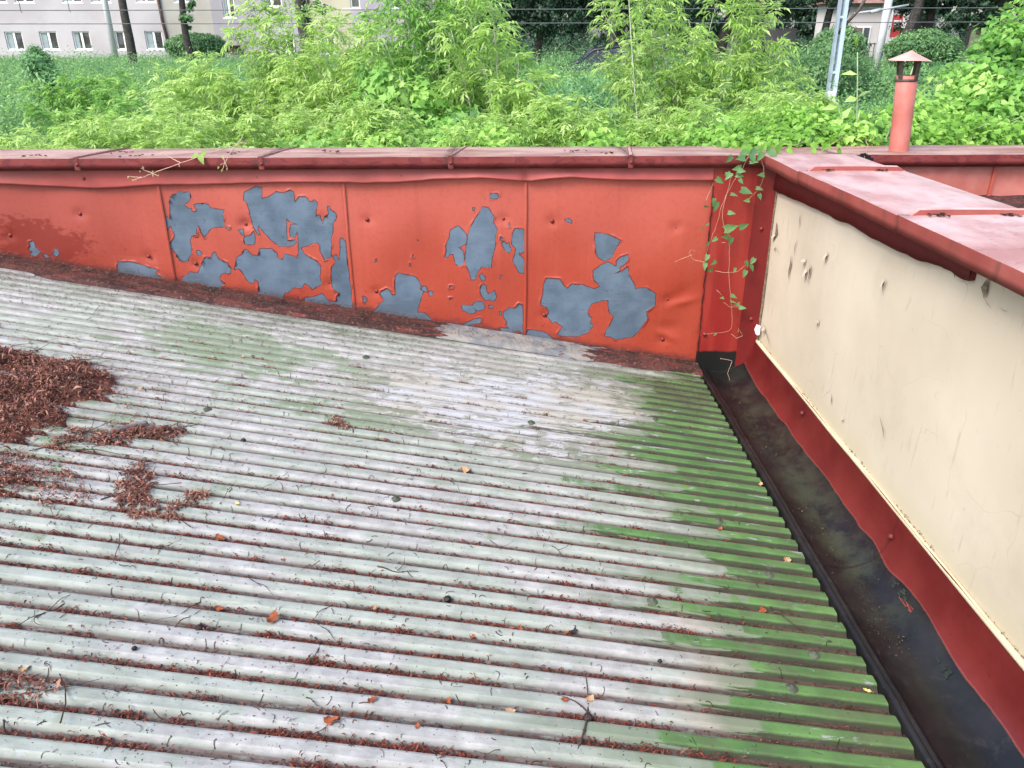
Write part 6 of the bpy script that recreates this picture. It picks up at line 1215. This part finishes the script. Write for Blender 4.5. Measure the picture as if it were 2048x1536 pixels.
# ================================================================== RAILWAY MASTS AND WIRES
root = empty('railway_mast', (6.27, 16, -1.7), label='slim blue-grey steel mast with two channels and a small box near its foot', cat='mast'); Mb = simple('mast_blue', (.40, .50, .60), .5, .08, 6)
def lean_bar(m, x0, x1, y, z0, z1, w0, w1, d=.06):
    V = [(x0 - w0, y - d, z0), (x0 + w0, y - d, z0), (x0 + w0, y + d, z0), (x0 - w0, y + d, z0), (x1 - w1, y - d, z1), (x1 + w1, y - d, z1), (x1 + w1, y + d, z1), (x1 - w1, y + d, z1)]
    m.add(V, [(0, 1, 5, 4), (1, 2, 6, 5), (2, 3, 7, 6), (3, 0, 4, 7), (4, 5, 6, 7)])
m = MB(); lean_bar(m, 6.285, 6.12, 16, -1.9, 7, .036, .028); m.build('channel', Mb, root)
m = MB(); lean_bar(m, 6.165, 6.045, 16, -1.9, 7, .022, .018, .05); m.build('channel', simple('mast_grey', (.28, .34, .40), .5, .1, 6), root)
m = MB()
for i in range(9): m.box((6.20 - .016 * i, 15.98, -1.6 + i * .95), (.10, .05, .04))
m.build('batten', Mb, root)
m = MB(); m.box((6.20, 15.92, -1.13), (.13, .08, .30)); m.build('junction_box', simple('box_grey', (.55, .58, .62), .5, .05, 4), root)
m = MB(); m.tube([(6.13, 16, -.02), (6.5, 16, .42), (6.9, 16, 1.3)], .028, 6); m.build('stay', M['steel'], root, True)
m = MB(); m.tube([(6.42, 16, .36), (6.9, 16, .42), (7.4, 16, .50)], .02, 6); m.tube([(6.9, 16, .42), (6.72, 16, .38)], .034, 8); m.build('arm', simple('arm_grey', (.36, .38, .40), .5, .1, 5), root, True)
root = empty('railway_mast', (13.2, 30, -1.6), label='thicker white mast right of the blue-grey one', cat='mast'); m = MB(); m.tube([(13.10, 30, -1.6), (13.17, 30, 1.1), (13.35, 30, 8)], [.15, .13, .10], 10); m.build('pole', M['white'], root, True)
m = MB(); m.tube([(13.2, 30, 5.5), (12, 30, 5.9), (10.8, 30, 5.6)], .04, 6); m.tube([(13.2, 30, 6.5), (11.2, 30, 5.8)], .03, 6); m.build('bracket', M['steel'], root, True)
Mw = simple('wire_dark', (.10, .11, .12), .5, .1, 5)
for z0, z1, lb in ((.60, .56, 'upper of the two dark overhead wires'), (.36, .28, 'lower of the two dark overhead wires')):
    x = np.linspace(-26, 26, 40); m = MB(); m.tube(np.column_stack([x, 0 * x + 18, z0 - .075 + (z1 - z0) * (x + 26) / 52 + .00005 * x * x]), .009, 5)
    tag(m.build('overhead_wire', Mw, smooth=True), lb + ' crossing behind the shrubs', 'wire')
for x, z0, z1, lb in ((-10.0, .85, .50, 'short dropper wire below the top edge near the second window'), (-9.0, .8, .51, 'short dropper wire at the far left'),):
    m = MB(); m.tube([(x, 18, z0), (x + .0, 18, z1), (x + .02, 18, z1 - .03)], .008, 5); tag(m.build('dropper_wire', Mw), lb, 'wire')

# ================================================================== FAR SIDE: car, house, walls
root = empty('parked_car', (4.1, 31, -1.35), label='black car parked under the dark trees, mostly hidden by leaves', cat='car'); Mc = simple('car_black', (.012, .013, .015), .2, .05, 3, .6)
def car_body():
    prof = [(-2.1, .35), (-2.15, .75), (-1.5, .88), (-1.0, 1.3), (-.2, 1.42), (.9, 1.38), (1.5, .98), (2.0, .88), (2.12, .6), (2.05, .35)]
    m = MB(); rows = []
    for yy, s_ in ((-.82, .9), (-.86, .97), (-.7, 1), (0, 1.02), (.7, 1), (.86, .97), (.82, .9)):
        rows.append([(4.1 + x, 31 + yy * (1 if z < .95 else .82), -1.72 + .35 + (z - .35) * s_) for x, z in prof])
    m.sheet(np.array(rows)); m.add(rows[0], [tuple(range(10))]); m.add(rows[-1], [tuple(range(9, -1, -1))]); return m
car_body().build('body', Mc, root, True)
m = MB(); m.add([(3.05, 30.27, -.83), (4.05, 30.27, -.83), (4.03, 30.31, -.43), (3.45, 30.31, -.47)], [(0, 1, 2, 3)]); m.add([(4.15, 30.27, -.83), (5.3, 30.27, -.83), (5.05, 30.31, -.47), (4.17, 30.31, -.43)], [(0, 1, 2, 3)]); m.build('side_window', M['glass'], root)
for wx_ in (2.8, 5.4):
    m = MB(); m.tube([(wx_, 30.12, -1.39), (wx_, 30.32, -1.39)], .32, 18); w_ = m.build('wheel', M['black'], root, True); m = MB(); m.tube([(wx_, 30.10, -1.39), (wx_, 30.15, -1.39)], .19, 14); m.build('rim', M['steel'], w_, True)
gw = empty('garden_wall', (12.1, 41, -1.4), label='grey masonry wall with a faint white painted scrawl, left of the rounded shrub', cat='wall'); m = MB(); m.box((12.2, 41, -.65), (3.2, .25, 1.9)); m.build('masonry', wallmat('wall_darkgrey', (.20, .19, .21), (.15, .14, .16)), gw)
def scrawl(strokes, x, y, z, s, mat, par, w=.028):
    m = MB()
    for st in strokes: m.tube([(x + a * s, y, z + b * s) for a, b in st], w, 5)
    for V in m.V: V[:, 1] = y + (V[:, 1] - y) * .12
    m.build('painted_scrawl', mat, par)
scrawl([[(.3, 1), (0, .9), (.05, .6), (.3, .45), (.25, .1), (0, .05)], [(.45, .6), (.5, .1), (.75, .1), (.8, .6)], [(.95, .9), (.95, 0)], [(1.25, .55), (.97, .3), (1.3, .02)], [(1.35, .6), (1.55, .0), (1.75, .6)]], 11.6, 40.86, -.75, .55, M['white'], gw, .035)
ho = empty('white_house', (18.2, 44, -1.4), label='small off-white house with a brown shuttered window between the masts', cat='house'); m = MB(); m.box((18.6, 45, .0), (4.2, 2, 2.9)); m.build('wall', wallmat('wall_white', (.58, .55, .53), (.46, .43, .42)), ho)
m = MB(); m.add([(16.2, 43.6, 1.45), (21, 43.6, 1.45), (21, 46.4, 1.45), (16.2, 46.4, 1.45), (16.2, 45, 2.3), (21, 45, 2.3)], [(0, 1, 5, 4), (2, 3, 4, 5), (1, 2, 5), (3, 0, 4)]); m.build('roof', simple('house_roof', (.26, .15, .13), .8, .2, 3), ho)
m = MB(); m.box((18.15, 43.96, -.10), (.95, .06, 1.0)); w_ = m.build('window', M['wframe'], ho); m = MB(); m.box((17.95, 43.91, -.10), (.45, .05, .86)); m.build('shutter', simple('shutter_brown', (.20, .12, .11), .8, .2, 6), w_); m = MB(); m.box((18.4, 43.91, -.10), (.28, .04, .86)); m.build('pane', M['glass'], w_)
m = MB()
for i in range(12): m.box((16.9 + i * .22, 43.3, -.75), (.03, .03, .75))
m.box((18.1, 43.3, -.42), (2.6, .03, .04)); m.box((18.1, 43.3, -1.05), (2.6, .03, .04)); tag(m.build('iron_fence', M['black']), 'dark iron fence before the off-white house', 'fence')
sg = empty('street_banner', (18.9, 42, -1.4), label='upright red and white banner on the pale post beside the house', cat='banner'); m = MB(); m.box((18.72, 42, .0), (.07, .07, 3.2)); m.build('post', M['white'], sg)
m = MB(); m.box((19.02, 42, .38), (.50, .03, 1.0)); bn = m.build('panel', simple('banner_red', (.42, .05, .05), .6, .1, 4), sg); m = MB(); m.box((19.02, 41.97, .60), (.36, .02, .09)); m.box((19.02, 41.97, .46), (.30, .02, .05)); m.box((19.02, 41.97, .36), (.34, .02, .05)); m.build('lettering', M['white'], bn)
bd = empty('graffiti_board', (19.7, 35, -1.4), label='cream board with a dark frame and grey graffiti letters at the right', cat='board'); m = MB(); m.box((19.55, 35, -.40), (1.35, .08, 1.15)); m.build('board', simple('board_cream', (.50, .46, .38), .8, .12, 3), bd)
m = MB(); m.box((19.55, 34.98, .22), (1.6, .14, .08)); m.box((18.85, 34.98, -.6), (.08, .14, 1.6)); m.box((20.25, 34.98, -.6), (.08, .14, 1.6)); m.build('frame', simple('frame_dark', (.10, .09, .09), .7, .2, 5), bd)
scrawl([[(0, .35), (0, 1)], [(0, .7), (.2, .7), (.22, 1)], [(.22, .4), (.2, .7)], [(.35, .4), (.35, 1)], [(.5, 1), (.7, 1), (.5, .4), (.7, .4)], [(.85, 1), (.85, .4), (1.05, .4)], [(.85, .7), (1, .7)], [(.85, 1), (1.05, 1)]], 19.15, 34.94, -.25, .42, M['scar'], bd, .022)
scrawl([[(.25, .9), (0, .7), (.02, .2), (.3, .1), (.3, .4)], [(.45, .1), (.45, .8), (.7, .8), (.7, .1), (.45, .1)], [(.85, .8), (.85, .1), (1.1, .1), (1.1, .8)], [(1.25, .1), (1.25, .8), (1.5, .6), (1.25, .45)]], 19.05, 34.94, -.85, .5, M['scar'], bd, .026)
m = MB(); m.tube([(15.9, 27, -1.5), (15.9, 27, -.35)], .04, 6); tag(m.build('marker_post', M['steel']), 'short grey post right of the clipped round shrub', 'post')
m = MB(); m.box((16.8, 30, -1.15), (3.5, .15, .5)); tag(m.build('low_wall', wallmat('wall_low', (.36, .35, .36), (.28, .27, .28))), 'low grey wall right of the clipped round shrub', 'wall')

# ================================================================== CAMERA, LIGHT, WORLD
cam = bpy.data.cameras.new('camera'); co = bpy.data.objects.new('camera', cam); C.objects.link(co)
rt, up, fw = Vector((0.99997249, -0.00661794, -0.00335088)), Vector((0.00574154, 0.40449569, 0.91452188)), Vector((0.00469683, 0.91451596, -0.40452256))
co.matrix_world = Matrix(((rt[0], up[0], -fw[0], 0), (rt[1], up[1], -fw[1], 0), (rt[2], up[2], -fw[2], 0), (0, 0, 0, 1)))
cam.sensor_width = 36; cam.lens = 27.652; cam.clip_start = .05; cam.clip_end = 1000
bpy.context.scene.camera = co
EL, AZ = 50, 222     # sun high, behind thin cloud
w = bpy.data.worlds.new('World'); bpy.context.scene.world = w; w.use_nodes = True
nt = w.node_tree; sky = nt.nodes.new('ShaderNodeTexSky'); sky.sky_type = 'NISHITA'; sky.sun_disc = False
sky.sun_elevation = rad(EL); sky.sun_rotation = rad(AZ); sky.air_density = 1.0; sky.dust_density = 3; sky.ozone_density = .3
nt.links.new(sky.outputs[0], nt.nodes['Background'].inputs[0]); nt.nodes['Background'].inputs[1].default_value = .15
sl = bpy.data.lights.new('sun', 'SUN'); so = bpy.data.objects.new('sun', sl); C.objects.link(so); sl.energy = 1.5; sl.angle = rad(25); sl.color = (1, .97, .95)
# direction matching the sky's sun (rotation measured clockwise from +Y)
dv = Vector((math.sin(rad(AZ)) * math.cos(rad(EL)), math.cos(rad(AZ)) * math.cos(rad(EL)), math.sin(rad(EL))))
so.rotation_euler = dv.to_track_quat('Z', 'Y').to_euler()
sc = bpy.context.scene; sc.view_settings.view_transform = 'Standard'; sc.view_settings.look = 'None'; sc.view_settings.exposure = 1.5; sc.view_settings.gamma = 1
